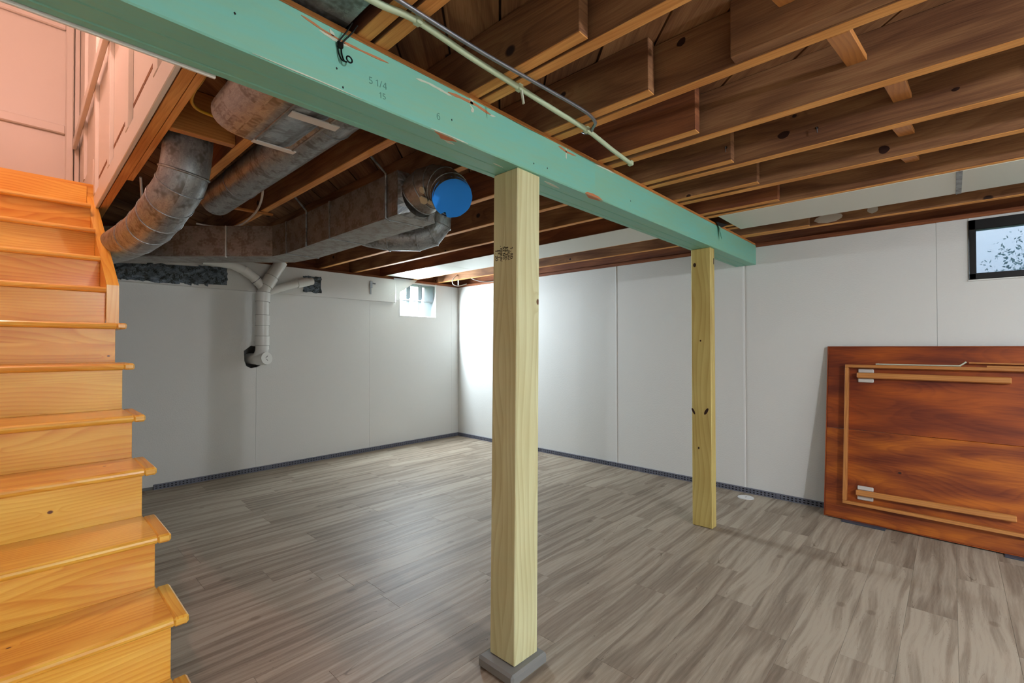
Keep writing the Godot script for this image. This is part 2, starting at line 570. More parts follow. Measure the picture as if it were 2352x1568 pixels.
# ---------------------------------------------------------------- room shell
func room() -> void:
	# floor: concrete slab and vinyl planks that run along x
	var fl := structure("floor", "grey wood-look vinyl plank floor")
	var b := MB.new()
	b.box2(Vector3(XL - 0.3, -0.2, ZW - 0.3), Vector3(XW + 0.3, -0.006, ZF + 0.3))
	part("slab", b, M.concrete, fl)
	var pw := 0.187
	var full := plank_mesh(0.0, 1.22)
	var row := 0
	var z := 0.008 - pw * 29
	while z < ZF:
		var z0 := maxf(z, ZW)
		var x := XL - rng.randf_range(0.05, 1.15)
		while x < XW:
			var xa := maxf(x, XL)
			var xb := minf(x + 1.22, XW)
			if xb - xa > 0.02:
				var mesh: ArrayMesh = full
				if xb - xa < 1.219:
					mesh = plank_mesh(xa - x, xb - x)
				var o := inst("plank", mesh, M["plank%d" % rng.randi_range(0, 7)], fl)
				o.position = Vector3(x, 0, z)
				if is_equal_approx(xb - xa, 1.22) and rng.randf() < 0.5:
					o.rotation.y = PI
					o.position = Vector3(x + 1.22, 0, z + pw)
			x += 1.22
		z += pw
		row += 1
		if z0 > 100.0:
			break
	# right-hand wall: concrete core with a window hole, clad in white panels
	var wr := structure("wall_right", "white panelled basement wall with the black-framed window")
	b = MB.new()
	b.box2(Vector3(XW + 0.02, -0.2, ZW - 0.3), Vector3(XW + 0.28, 2.215, 0.09))
	b.box2(Vector3(XW + 0.02, -0.2, 0.89), Vector3(XW + 0.28, 2.215, ZF + 0.3))
	b.box2(Vector3(XW + 0.02, -0.2, 0.09), Vector3(XW + 0.28, 1.785, 0.89))
	part("core", b, M.concrete, wr)
	var seams := [ZW, -4.02, -2.704, -1.38, -0.076, 1.24, 2.56, ZF]
	for k in seams.size() - 1:
		b = MB.new()
		var a0: float = seams[k] + (0.0008 if k > 0 else 0.0)
		var a1: float = seams[k + 1] - 0.0008
		if k == 4:
			b.box2(Vector3(XW, 0.03, a0), Vector3(XW + 0.02, 2.215, 0.09))
			b.box2(Vector3(XW, 0.03, 0.89), Vector3(XW + 0.02, 2.215, a1))
			b.box2(Vector3(XW, 0.03, 0.09), Vector3(XW + 0.02, 1.785, 0.89))
		else:
			b.box2(Vector3(XW, 0.03, a0), Vector3(XW + 0.02, 2.215, a1), 0.002)
		part("panel", b, M.wall, wr)
	for zz in [-2.704, -1.38]:
		b = MB.new()
		b.box2(Vector3(XW - 0.004, 0.04, zz - 0.008), Vector3(XW + 0.004, 2.213, zz + 0.008), 0.003)
		part("seam_strip", b, M.white, wr)
	# back wall with the glass-block hole
	var wb := structure("wall_back", "white panelled basement wall behind the ducts")
	b = MB.new()
	var zb0 := ZW - 0.28
	# the core is broken open where the drain leaves through it
	b.box2(Vector3(XL - 0.3, -0.2, zb0), Vector3(1.62, 2.215, ZW - 0.02))
	b.box2(Vector3(1.81, -0.2, zb0), Vector3(3.53, 2.215, ZW - 0.02))
	b.box2(Vector3(1.62, -0.2, zb0), Vector3(1.81, 1.09, ZW - 0.02))
	b.box2(Vector3(1.62, 1.345, zb0), Vector3(1.81, 2.215, ZW - 0.02))
	b.box2(Vector3(1.62, 1.09, zb0), Vector3(1.81, 1.345, ZW - 0.2))
	b.box2(Vector3(4.13, -0.2, zb0), Vector3(XW + 0.02, 2.215, ZW - 0.02))
	b.box2(Vector3(3.53, -0.2, zb0), Vector3(4.13, 1.748, ZW - 0.02))
	b.box2(Vector3(3.53, 2.20, zb0), Vector3(4.13, 2.215, ZW - 0.02))
	part("core", b, M.concrete, wb)
	seams = [XL, 0.42, 1.752, 3.085, 4.418, XW]
	for k in seams.size() - 1:
		b = MB.new()
		var a0: float = seams[k] + 0.0008
		var a1: float = seams[k + 1] - (0.0008 if k < 4 else 0.0)
		if k == 3:
			b.box2(Vector3(a0, 0.03, ZW - 0.02), Vector3(3.53, 2.215, ZW))
			b.box2(Vector3(4.13, 0.03, ZW - 0.02), Vector3(a1, 2.215, ZW))
			b.box2(Vector3(3.53, 0.03, ZW - 0.02), Vector3(4.13, 1.748, ZW))
			b.box2(Vector3(3.53, 2.20, ZW - 0.02), Vector3(4.13, 2.215, ZW))
		elif k == 1:
			b.prism(PackedVector2Array([Vector2(a0, 0.03), Vector2(a1, 0.03), Vector2(a1, 1.108), Vector2(1.70, 1.10), Vector2(1.655, 1.125), Vector2(1.637, 1.18), Vector2(1.631, 1.285), Vector2(1.665, 1.312), Vector2(1.70, 1.34), Vector2(a1, 1.332), Vector2(a1, 2.215), Vector2(a0, 2.215)]), ZW - 0.02, ZW, Transform3D())
		elif k == 2:
			b.prism(PackedVector2Array([Vector2(a0, 0.03), Vector2(a1, 0.03), Vector2(a1, 2.215), Vector2(a0, 2.215), Vector2(a0, 1.33), Vector2(1.785, 1.28), Vector2(1.80, 1.20), Vector2(1.795, 1.13), Vector2(a0, 1.108)]), ZW - 0.02, ZW, Transform3D())
		else:
			b.box2(Vector3(a0, 0.03, ZW - 0.02), Vector3(a1, 2.215, ZW), 0.002)
		part("panel", b, M.wall, wb)
	for w in [["wall_left", Vector3(XL - 0.25, -0.2, ZW - 0.3), Vector3(XL, 2.6, ZF + 0.3)], ["wall_front", Vector3(XL - 0.25, -0.2, ZF), Vector3(XW + 0.3, 2.6, ZF + 0.25)]]:
		b = MB.new()
		b.box2(w[1], w[2])
		var s := structure(w[0], "plain white basement wall")
		part("panel", b, M.wall, s)
	# perforated drainage strips along the foot of both walls
	strip("baseboard_back", Vector3(0.877, 0, ZW), Vector3(1, 0, 0), XW - 0.877, Vector3(0, 0, 1))
	strip("baseboard_right", Vector3(XW, 0, ZW), Vector3(0, 0, 1), 5.9, Vector3(-1, 0, 0))
	# subfloor above the joists: a slab and diagonal boards under it
	var ce := structure("ceiling", "bare diagonal subfloor boards above the joists")
	b = MB.new()
	b.box2(Vector3(0.42, YD + 0.02, ZW - 0.3), Vector3(XW + 0.3, YD + 0.12, ZF + 0.3))
	b.box2(Vector3(XL - 0.25, YD + 0.02, -1.45), Vector3(0.42, YD + 0.12, ZF + 0.3))
	part("slab", b, M.slab, ce)
	var region := PackedVector2Array([Vector2(XL, ZW - 0.14), Vector2(XW + 0.1, ZW - 0.14), Vector2(XW + 0.1, ZF), Vector2(XL, ZF)])
	var hole := PackedVector2Array([Vector2(XL - 1, -6.5), Vector2(0.366, -6.5), Vector2(0.366, -1.42), Vector2(XL - 1, -1.42)])
	var d := Vector2(0.7071, -0.7071)
	var p := Vector2(0.7071, 0.7071)
	var T := Transform3D(Basis(Vector3(1, 0, 0), Vector3(0, 0, 1), Vector3(0, 1, 0)), Vector3.ZERO)
	var cc := -4.6
	var k2 := 0
	while cc < 5.8:
		var w := 0.186
		var q0 := p * (cc + 0.003)
		var q1 := p * (cc + w)
		var stripe := PackedVector2Array([q0 - d * 12, q0 + d * 12, q1 + d * 12, q1 - d * 12])
		for pl in Geometry2D.intersect_polygons(stripe, region):
			var pieces := Geometry2D.clip_polygons(pl, hole)
			for pc in pieces:
				if Geometry2D.is_polygon_clockwise(pc) and pieces.size() > 1 and pc.size() < 3:
					continue
				b = MB.new()
				b.prism(pc, YD + rng.randf_range(0.0, 0.003), YD + 0.022, T, d, Vector2(rng.randf() * 2.0, fmod(k2 * 0.19, 0.3)))
				part("board", b, [M.old2, M.old, M.old2][k2 % 3], ce)
		cc += 0.192
		k2 += 1


func plank_mesh(a: float, b: float) -> ArrayMesh:
	var m := MB.new()
	var w := 0.187
	var g := 0.0003
	var lo := Vector3(a + g, -0.006, g)
	var hi := Vector3(b - g, 0.0, w - g)
	var e := 0.0006
	var uv := func(x: float, z: float) -> Vector2:
		return Vector2(clampf(x / 1.22, 0.002, 0.998), clampf(z / w, 0.01, 0.99))
	var c := [Vector2(lo.x, lo.z), Vector2(hi.x, lo.z), Vector2(hi.x, hi.z), Vector2(lo.x, hi.z)]
	var inn := [Vector2(lo.x + e, lo.z + e), Vector2(hi.x - e, lo.z + e), Vector2(hi.x - e, hi.z - e), Vector2(lo.x + e, hi.z - e)]
	m.quad(Vector3(inn[0].x, 0, inn[0].y), Vector3(inn[1].x, 0, inn[1].y), Vector3(inn[2].x, 0, inn[2].y), Vector3(inn[3].x, 0, inn[3].y), Vector3.UP, uv.call(inn[0].x, inn[0].y), uv.call(inn[1].x, inn[1].y), uv.call(inn[2].x, inn[2].y), uv.call(inn[3].x, inn[3].y))
	for k in 4:
		var j := (k + 1) % 4
		var o2: Vector2 = (c[k] + c[j]) * 0.5 - (c[0] + c[2]) * 0.5
		var o := Vector3(o2.x, 0.0, o2.y).normalized()
		m.quad(Vector3(inn[k].x, 0, inn[k].y), Vector3(inn[j].x, 0, inn[j].y), Vector3(c[j].x, -e, c[j].y), Vector3(c[k].x, -e, c[k].y), o + Vector3.UP, uv.call(inn[k].x, inn[k].y), uv.call(inn[j].x, inn[j].y), uv.call(inn[j].x, inn[j].y), uv.call(inn[k].x, inn[k].y))
		m.quad(Vector3(c[k].x, -e, c[k].y), Vector3(c[j].x, -e, c[j].y), Vector3(c[j].x, -0.006, c[j].y), Vector3(c[k].x, -0.006, c[k].y), o, uv.call(inn[k].x, inn[k].y), uv.call(inn[j].x, inn[j].y), uv.call(inn[j].x, inn[j].y), uv.call(inn[k].x, inn[k].y))
	return m.mesh()


# grey plastic strip with two rows of square holes: rails and bars before a dark back
func strip(called: String, at: Vector3, along: Vector3, length: float, out: Vector3) -> void:
	var s := structure(called, "grey perforated drainage strip along the foot of the wall")
	s.position = at
	var B := Basis(along, Vector3.UP, out)
	var b := MB.new()
	b.box(along * length * 0.5 + Vector3.UP * 0.023 + out * 0.004, Vector3(length, 0.046, 0.008), 0.0, -1, B)
	part("backing", b, M.dark, s)
	var f := MB.new()
	for y in [0.004, 0.0235, 0.0425]:
		f.box(along * length * 0.5 + Vector3.UP * y + out * 0.012, Vector3(length, 0.009, 0.009), 0.0, -1, B)
	f.box(along * length * 0.5 + Vector3.UP * 0.046 + out * 0.008, Vector3(length, 0.003, 0.018), 0.0, -1, B)
	var n := int(length / 0.03)
	for k in n + 1:
		var wide := 0.03 if k % 22 == 11 else 0.014
		f.box(along * minf(k * 0.03 + 0.007, length - 0.01) + Vector3.UP * 0.0235 + out * 0.0115, Vector3(wide, 0.04, 0.007), 0.0, -1, B)
	part("grille", f, M.drain, s)


# ---------------------------------------------------------------- joists, sills, bridging
func joist(x1: float, z0: float, z1: float, label: String, group: String, m: Material, called := "floor_joist", w := 0.045) -> Node3D:
	var b := MB.new()
	var L := z1 - z0
	b.box(Vector3(0, (YD - YJ) * 0.5 + 0.001, 0), Vector3(w, YD - YJ - 0.002, L), 0.003, 2, Basis(), Vector2(rng.randf() * 2.0, rng.randf_range(0.08, 0.3)))
	var o := thing(called, label, "joist", Vector3(x1 - w * 0.5, YJ, (z0 + z1) * 0.5), group)
	part("timber", b, m, o)
	# thin strip of paler wood along the lower edge
	b = MB.new()
	b.box(Vector3(0, 0.0012, 0), Vector3(w - 0.0012, 0.004, L - 0.002), 0.0008, 2, Basis(), Vector2(rng.randf() * 1.2, rng.randf_range(0.0, 0.15)))
	part("lower_edge", b, M.edge, o, "paler wood of the lower edge")
	return o

func knot(o: Node3D, y: float, z: float, rz: float, ry: float, tilt: float, w := 0.045) -> void:
	# a dark oval knot in the joist's stair-side face, at y and z of the room
	var poly := PackedVector2Array()
	for k in 14:
		var a := TAU * k / 14
		poly.append(Vector2(cos(a) * rz * (1.0 + 0.12 * sin(a * 3.0)), sin(a) * ry).rotated(tilt))
	var b := MB.new()
	b.prism(poly, 0.0, 0.001, Transform3D(Basis(Vector3(0, 0, 1), Vector3(0, 1, 0), Vector3(-1, 0, 0)), Vector3(-w * 0.5, y - YJ, z - o.position.z)))
	part("knot", b, M.knot, o)

func framing() -> void:
	var back := [0.73, 1.175, 1.605, 2.03, 2.475, 2.90, 3.33, 3.77, 4.20]
	var front := [-0.52, -0.085, 0.355, 0.79, 1.235, 1.67, 2.12, 2.56, 2.99, 3.43, 3.87, 4.25]
	for k in back.size():
		joist(back[k], ZW - 0.1, -0.79, ORD[back.size() - 1 - k] + " bare joist on the duct side of the green beam, counted from the black-window wall", "joists on the duct side", [M.red, M.old, M.old2][k % 3])
	for k in front.size():
		var j := joist(front[k], ZB - 0.16, ZF, ORD[front.size() - 1 - k] + " bare joist on the table side of the green beam, counted from the black-window wall", "joists on the table side", [M.old2, M.old][k % 2])
		if k == 7:
			knot(j, 2.336, -0.578, 0.026, 0.017, 0.15)
			knot(j, 2.328, 0.02, 0.012, 0.007, 0.1)
		elif k == 5:
			knot(j, 2.412, -0.696, 0.017, 0.013, 0.5)
		elif k == 8:
			knot(j, 2.298, -0.237, 0.022, 0.020, -0.4)
	# doubled trimmer along the stair opening
	joist(0.41, ZW - 0.1, ZB - 0.16, "trimmer joist along the stair opening, clad in white trim on its stair face", "", M.old2, "trimmer_joist", 0.0395)
	joist(0.437, -3.32, ZB - 0.16, "rough short joist doubled onto the trimmer beside the stair opening", "", M.old2, "doubling_joist", 0.026)
	var b := MB.new()
	b.box2(Vector3(0.438, YJ, -2.435), Vector3(0.684, YD, -2.395), 0.003, 0, Vector2(0.3, 0.1))
	single("header_block", b, M.fir, "orange wood header block between trimmer and joist above the elbow duct", "block")
	# board fixed to a joist at the table side
	b = MB.new()
	b.box2(Vector3(1.578, YJ + 0.006, -0.515), Vector3(1.6245, YD - 0.002, ZF), 0.003, 2, Vector2(0.9, 0.2))
	single("sister_board", b, M.old2, "board nailed along the seventh joist from the black-window wall", "board")
	# sill plates and rim joists on the walls
	b = MB.new()
	b.box2(Vector3(XW, 2.215, ZW - 0.1), Vector3(XW + 0.14, YJ, ZF), 0.003, 2)
	single("sill_plate", b, M.red, "dark sill plate lying on the wall with the black-framed window", "sill plate")
	b = MB.new()
	b.box2(Vector3(XW + 0.09, YJ, ZW - 0.1), Vector3(XW + 0.135, YD, ZF), 0.002, 2)
	single("rim_joist", b, M.red, "dark rim joist standing on the sill above the black-framed window", "joist")
	b = MB.new()
	b.box2(Vector3(XL, 2.215, ZW - 0.14), Vector3(XW - 0.002, YJ, ZW), 0.003, 0)
	single("sill_plate", b, M.red, "dark sill plate lying on the wall with the glass-block window", "sill plate")
	b = MB.new()
	b.box2(Vector3(XL, YJ, ZW - 0.145), Vector3(XW + 0.08, YD, ZW - 0.102), 0.002, 0)
	single("rim_joist", b, M.red, "dark rim joist standing on the sill above the glass-block window", "joist")
	# cross bridging between the joists at the table side
	var pairs := [[1.235, 1.572, -0.34, "seventh and eighth"], [1.67, 2.075, -0.24, "sixth and seventh"], [2.12, 2.515, -0.14, "fifth and sixth"], [2.56, 2.945, -0.15, "fourth and fifth"], [2.99, 3.385, -0.15, "third and fourth"], [3.87, 4.205, -0.16, "first and second"]]
	var number := 0
	for q in pairs:
		var o := thing("cross_bridging", "slanted wooden bridging strip between the %s joists counted from the black-window wall" % q[3], "bridging", Vector3(q[0], YJ, q[2]), "bridging between joists")
		var w: float = q[1] - q[0]
		var rise := 0.09
		var B := Basis(Vector3(0, 0, 1), atan2(rise, w))
		b = MB.new()
		b.box(Vector3(w * 0.5, 0.012 + rise * 0.5, 0.0), Vector3(Vector2(w, rise).length() - 0.02, 0.02, 0.06), 0.002, 0, B, Vector2(number * 0.2, 0.02))
		part("strip", b, M.fir, o)
		number += 1
	# sheet-metal pans that close two joist bays
	var pan := thing("return_air_pan", "pale sheet-metal pan closing a joist bay on the table side", "sheet metal", Vector3(3.41, YJ, -1.2))
	for q in [[0.0, 1.235], [1.24, 4.4]]:
		b = MB.new()
		b.box2(Vector3(0.0, -0.004, q[0]), Vector3(0.485, -0.0005, q[1]), 0.001, 2)
		part("sheet", b, M.pan, pan)
	b = MB.new()
	b.box2(Vector3(-0.002, -0.008, 1.225), Vector3(0.487, -0.003, 1.25), 0.001)
	part("seam", b, M.galv, pan)
	pan = thing("return_air_pan", "white sheet-metal pan closing a joist bay above the glass-block window", "sheet metal", Vector3(3.26, YJ, -5.3))
	for q in [[0.0, 1.145], [1.15, 3.84]]:
		b = MB.new()
		b.box2(Vector3(0.0, -0.004, q[0]), Vector3(0.485, -0.0005, q[1]), 0.001, 2)
		part("sheet", b, M.pan, pan)


# ---------------------------------------------------------------- beam and posts
func chip(parent: Node, pts: Array, plane: String, m: Material, called := "paint_chip") -> void:
	# a patch of bare wood or primer: thin irregular flake on the beam's face or underside
	var poly := PackedVector2Array()
	for k in pts.size():
		poly.append(Vector2(pts[k][0], pts[k][1]))
	var b := MB.new()
	if plane == "front":
		b.prism(poly, 0.0, 0.0012, Transform3D(Basis(), Vector3(0, 0, ZB)))
	else:
		b.prism(poly, 0.0, 0.0012, Transform3D(Basis(Vector3(1, 0, 0), Vector3(0, 0, 1), Vector3(0, -1, 0)), Vector3(0, YB, 0)))
	part(called, b, m, parent)

func streak(line: Array, w: float, sd: int) -> Array:
	var r := RandomNumberGenerator.new()
	r.seed = sd
	var a := []
	var c := []
	for k in line.size():
		for s in 3:
			if k == line.size() - 1 and s > 0:
				break
			var p: Vector2 = Vector2(line[k][0], line[k][1])
			if k < line.size() - 1:
				p = p.lerp(Vector2(line[k + 1][0], line[k + 1][1]), s / 3.0)
			var ww := w * r.randf_range(0.5, 1.0)
			if (k == 0 and s == 0) or k == line.size() - 1:
				ww = w * 0.15
			a.append([p.x, p.y + ww * 0.5])
			c.push_front([p.x, p.y - ww * 0.5])
	return a + c

func beam_and_posts() -> void:
	var o := thing("support_beam", "teal painted built-up wooden beam resting on the two posts", "beam")
	var plies := [[ZB - 0.0755, ZB, 0.0], [ZB - 0.1425, ZB - 0.0765, 0.0012], [ZB - 0.176, ZB - 0.1435, 0.0006]]
	for q in plies:
		var b := MB.new()
		b.box2(Vector3(XL, YB + q[2], q[0]), Vector3(XW - 0.001, 2.232, q[1]), 0.004, 0)
		part("plank", b, M.teal, o)
	var b := MB.new()
	b.box2(Vector3(XL, 2.232, ZB - 0.172), Vector3(XW - 0.001, YJ - 0.0005, ZB - 0.002), 0.003, 0, Vector2(0.4, 0.12))
	part("bearing_strip", b, M.fir, o, "unpainted wood strip on top of the beam")
	chip(o, streak([[0.52, 2.219], [0.556, 2.213], [0.585, 2.207], [0.643, 2.203], [0.697, 2.204], [0.79, 2.208]], 0.008, 1), "front", M.chip)
	chip(o, streak([[0.57, 2.203], [0.61, 2.198], [0.66, 2.197]], 0.010, 2), "front", M.primer)
	chip(o, streak([[0.892, 2.203], [0.942, 2.208], [0.993, 2.206], [1.042, 2.203]], 0.009, 3), "front", M.primer)
	chip(o, streak([[1.026, 2.211], [1.083, 2.215], [1.158, 2.216], [1.233, 2.207]], 0.013, 4), "front", M.chip)
	chip(o, streak([[1.23, 2.204], [1.259, 2.209]], 0.009, 5), "front", M.primer)
	chip(o, [[1.128, 2.230], [1.146, 2.228], [1.140, 2.219], [1.146, 2.214], [1.138, 2.211], [1.126, 2.212], [1.132, 2.219]], "front", M.primer)
	chip(o, [[1.124, 2.205], [1.136, 2.203], [1.148, 2.196], [1.146, 2.184], [1.136, 2.181], [1.131, 2.188], [1.137, 2.195]], "front", M.primer)
	chip(o, [[0.598, 2.222], [0.612, 2.216], [0.617, 2.207], [0.606, 2.205], [0.600, 2.213]], "front", M.primer)
	chip(o, streak([[1.655, 2.220], [1.712, 2.212], [1.79, 2.214]], 0.010, 6), "front", M.chip)
	chip(o, [[1.708, 2.228], [1.716, 2.227], [1.716, 2.180], [1.708, 2.184]], "front", M.primer)
	chip(o, streak([[1.95, 2.222], [2.06, 2.226], [2.13, 2.225]], 0.008, 7), "front", M.primer)
	chip(o, streak([[0.95, 2.059], [1.03, 2.060], [1.12, 2.059]], 0.005, 8), "front", M.primer)
	chip(o, streak([[0.40, 2.060], [0.56, 2.061], [0.70, 2.060]], 0.004, 9), "front", M.primer)
	chip(o, [[1.86, 2.058], [1.88, 2.068], [1.93, 2.072], [1.98, 2.069], [2.02, 2.058]], "front", M.chip)
	chip(o, [[0.969, -1.277], [1.0, -1.2755], [1.05, -1.276], [1.075, -1.284], [1.05, -1.300], [1.02, -1.306], [1.0, -1.290]], "under", M.chip)
	chip(o, [[1.03, -1.304], [1.06, -1.303], [1.085, -1.309], [1.06, -1.316]], "under", M.primer)
	chip(o, [[1.87, -1.2755], [1.98, -1.2755], [2.026, -1.283], [1.929, -1.298]], "under", M.chip)
	chip(o, streak([[1.30, -1.33], [1.36, -1.333]], 0.006, 10), "under", M.primer)
	chip(o, streak([[1.60, -1.31], [1.72, -1.32]], 0.02, 11), "under", M.primer)
	for q in [[1.043, 2.12], [1.486, 2.093], [1.576, 2.098], [0.621, 2.118], [0.64, 2.071], [2.3, 2.12], [0.36, 2.14]]:
		chip(o, [[q[0] - 0.003, q[1]], [q[0], q[1] + 0.004], [q[0] + 0.003, q[1] - 0.001], [q[0], q[1] - 0.004]], "front", M.dark, "nail_hole")
	# pencilled sums on the paint
	for q in [["5 1/4", 0.752, 2.129, 0.030], ["15", 0.768, 2.096, 0.026], ["6", 0.985, 2.110, 0.034]]:
		var tm := TextMesh.new()
		tm.text = q[0]
		var fnt := SystemFont.new()
		fnt.font_names = PackedStringArray(["Droid Sans"])
		tm.font = fnt
		tm.font_size = 16
		tm.pixel_size = q[3] / 16.0 * 0.9
		tm.depth = 0.0006
		var ti := inst("pencil_mark", tm, M.pencil, o)
		ti.position = Vector3(q[1], q[2], ZB + 0.0004)
		ti.rotation.z = 0.06
	# dark string end over the beam
	var s := MB.new()
	s.tube(bez([Vector3(0.20, 2.25, ZB + 0.004), Vector3(0.196, 2.19, ZB + 0.006), Vector3(0.19, 2.115, ZB + 0.006), Vector3(0.175, 2.075, ZB + 0.01)], 5), 0.0022, 6)
	single("black_string", s, M.dark, "short black string end hanging over the teal beam face", "string")
	# posts
	var pd := thing("post_pad", "square grey concrete pad under the thick post", "pad", Vector3(1.425, 0, -1.342))
	b = MB.new()
	b.box(Vector3(0, 0.024, 0), Vector3(0.215, 0.048, 0.2), 0.010)
	part("block", b, M.concrete, pd)
	post("support_post", "thick square yellowish post standing on a concrete pad under the teal beam", Vector3(1.432, 0.048, -1.343), Vector3(1.471, YB, -1.357), Vector3(0.141, 0, 0.141), M.post, 0.3)
	post("support_post", "thinner knotty post standing on the floor under the teal beam near the wall", Vector3(3.50, 0.0, -1.345), Vector3(3.545, YB, -1.364), Vector3(0.080, 0, 0.145), M.post2, 0.11)

func post(called: String, label: String, foot: Vector3, head: Vector3, s: Vector3, m: Material, off: float) -> void:
	var o := thing(called, label, "post", foot)
	var b := MB.new()
	var d := head - foot
	# plumb box with its head moved over: the timber stands slightly out of plumb
	var up := d.normalized()
	var bx := Vector3(1, 0, 0)
	bx = (bx - up * bx.dot(up)).normalized()
	var B := Basis(bx, up, bx.cross(up).normalized())
	b.box(up * d.length() * 0.5 , Vector3(s.x, d.length() - 0.001, s.z), 0.004, 1, B, Vector2(off, off))
	part("timber", b, m, o)
	if m == M.post:
		# rubber-stamped grade mark, worn and unreadable in parts, read from below upwards
		var lines := ["1 . RD", ". .mmi", "ES Tm.", "52 NO .", ". mmmU", "EE I .", "I . 2O"]
		for k in lines.size():
			var tm := TextMesh.new()
			tm.text = lines[k]
			var fnt := SystemFont.new()
			fnt.font_names = PackedStringArray(["Droid Sans"])
			fnt.font_weight = 700
			tm.font = fnt
			tm.font_size = 16
			tm.pixel_size = 0.0012
			tm.depth = 0.0005
			var ti := inst("stamp_line", tm, M.ink, o)
			var y := 1.66
			var p: Vector3 = up * y
			ti.position = p + Vector3(-s.x * 0.5 - 0.0003, 0.0, 0.038 - k * 0.0145)
			ti.basis = Basis(Vector3(0, -1, 0), Vector3(0, 0, 1), Vector3(-1, 0, 0))
			ti.set_meta("label", "worn black grade stamp")
		return
	# knots of the thinner post
	for q in [[1.938, -0.044, 0.011, 0.016, 0.0], [1.367, -0.004, 0.006, 0.007, 0.0], [0.84, -0.060, 0.008, 0.026, 0.45], [0.846, 0.035, 0.010, 0.028, -0.5], [0.572, -0.022, 0.006, 0.009, 0.0]]:
		var poly := PackedVector2Array()
		for k in 12:
			var a := TAU * k / 12
			poly.append(Vector2(cos(a) * q[2], sin(a) * q[3]).rotated(q[4]))
		var kb := MB.new()
		var p: Vector3 = up * q[0]
		kb.prism(poly, 0.0, 0.0012, Transform3D(Basis(Vector3(0, 0, 1), Vector3(0, 1, 0), Vector3(-1, 0, 0)), Vector3(p.x - s.x * 0.5, p.y, p.z + q[1])))
		part("knot", kb, M.knot, o)
	var kb2 := MB.new()
	var p2: Vector3 = up * 1.96
	kb2.box(p2 + Vector3(0.022, 0, s.z * 0.5 + 0.0003), Vector3(0.012, 0.045, 0.0012), 0.0004)
	part("knot", kb2, M.knot, o)


# ---------------------------------------------------------------- stairs
const SY := [0.13, 0.325, 0.514, 0.691, 0.871, 1.045, 1.249, 1.438, 1.633, 1.828, 2.029, 2.233, 2.439]
const SZ := [-1.205, -1.447, -1.69, -1.935, -2.179, -2.412, -2.68, -2.909, -3.171, -3.433, -3.695, -3.957, -4.219]

func stairs() -> void:
	var o := thing("staircase", "varnished pine staircase climbing to the white door", "stairs")
	var xl := XL + 0.005
	for k in 13:
		var y: float = SY[k]
		var z: float = SZ[k]
		var yl: float = SY[k - 1] if k > 0 else 0.0
		var zr := z - 0.03            # front of this riser
		var open := k < 8
		var xr := 0.325 if open else 0.314
		var b := MB.new()
		b.box2(Vector3(xl, yl, zr - 0.018), Vector3(xr, y - 0.028, zr), 0.001, 0, Vector2(k * 0.37, 0.02 + (k % 4) * 0.03))
		part("riser", b, [M.pine, M.pine2][k % 2], o)
		if k == 12:
			continue
		var zn: float = SZ[k + 1] - 0.03
		var xt := 0.326 if open else 0.314
		var prof := PackedVector2Array()
		for s in 7:
			var a := -PI / 2 + PI * s / 6
			prof.append(Vector2(z - 0.014 + cos(a) * 0.014, y - 0.014 + sin(a) * 0.014))
		prof.append(Vector2(zn - 0.01, y))
		prof.append(Vector2(zn - 0.01, y - 0.028))
		b = MB.new()
		b.prism(prof, xl, xt, Transform3D(Basis(Vector3(0, 0, 1), Vector3(0, 1, 0), Vector3(1, 0, 0)), Vector3.ZERO), Vector2.ZERO, Vector2(k * 0.43, 0.01))
		part("tread", b, [M.pine2, M.pine][k % 2], o)
		if open:
			b = MB.new()
			b.box2(Vector3(xt + 0.0005, y - 0.028, zn + 0.004), Vector3(0.365, y, z), 0.006, 2, Vector2(k * 0.31, 0.04 + (k % 3) * 0.05))
			part("return_nosing", b, [M.pine, M.pine2][k % 2], o)
	# sawtooth stringer that closes the open side
	var saw := PackedVector2Array([Vector2(SZ[0] - 0.04, 0.0)])
	for k in 12:
		saw.append(Vector2(SZ[k] - 0.04, SY[k] - 0.032))
		saw.append(Vector2(SZ[k + 1] - 0.04, SY[k] - 0.032))
	saw.append(Vector2(SZ[12] - 0.04, 2.22))
	saw.append(Vector2(-4.30, 2.22))
	saw.append(Vector2(-4.30, 1.95))
	saw.append(Vector2(-1.75, 0.0))
	var b := MB.new()
	b.prism(saw, 0.2955, 0.3135, Transform3D(Basis(Vector3(0, 0, 1), Vector3(0, 1, 0), Vector3(1, 0, 0)), Vector3.ZERO), Vector2(0.8, -0.6), Vector2(0.2, 0.1))
	part("stringer", b, M.pine2, o)
	# skirt board beside the upper steps
	var sk := PackedVector2Array([Vector2(-3.172, 1.445), Vector2(-3.172, 1.645), Vector2(-4.19, 2.285), Vector2(-4.33, 2.40), Vector2(-4.33, 2.15)])
	b = MB.new()
	b.prism(sk, 0.3145, 0.3645, Transform3D(Basis(Vector3(0, 0, 1), Vector3(0, 1, 0), Vector3(1, 0, 0)), Vector3.ZERO), Vector2(-0.81, 0.58), Vector2(0.5, 0.03))
	part("skirt_board", b, M.pine, o)


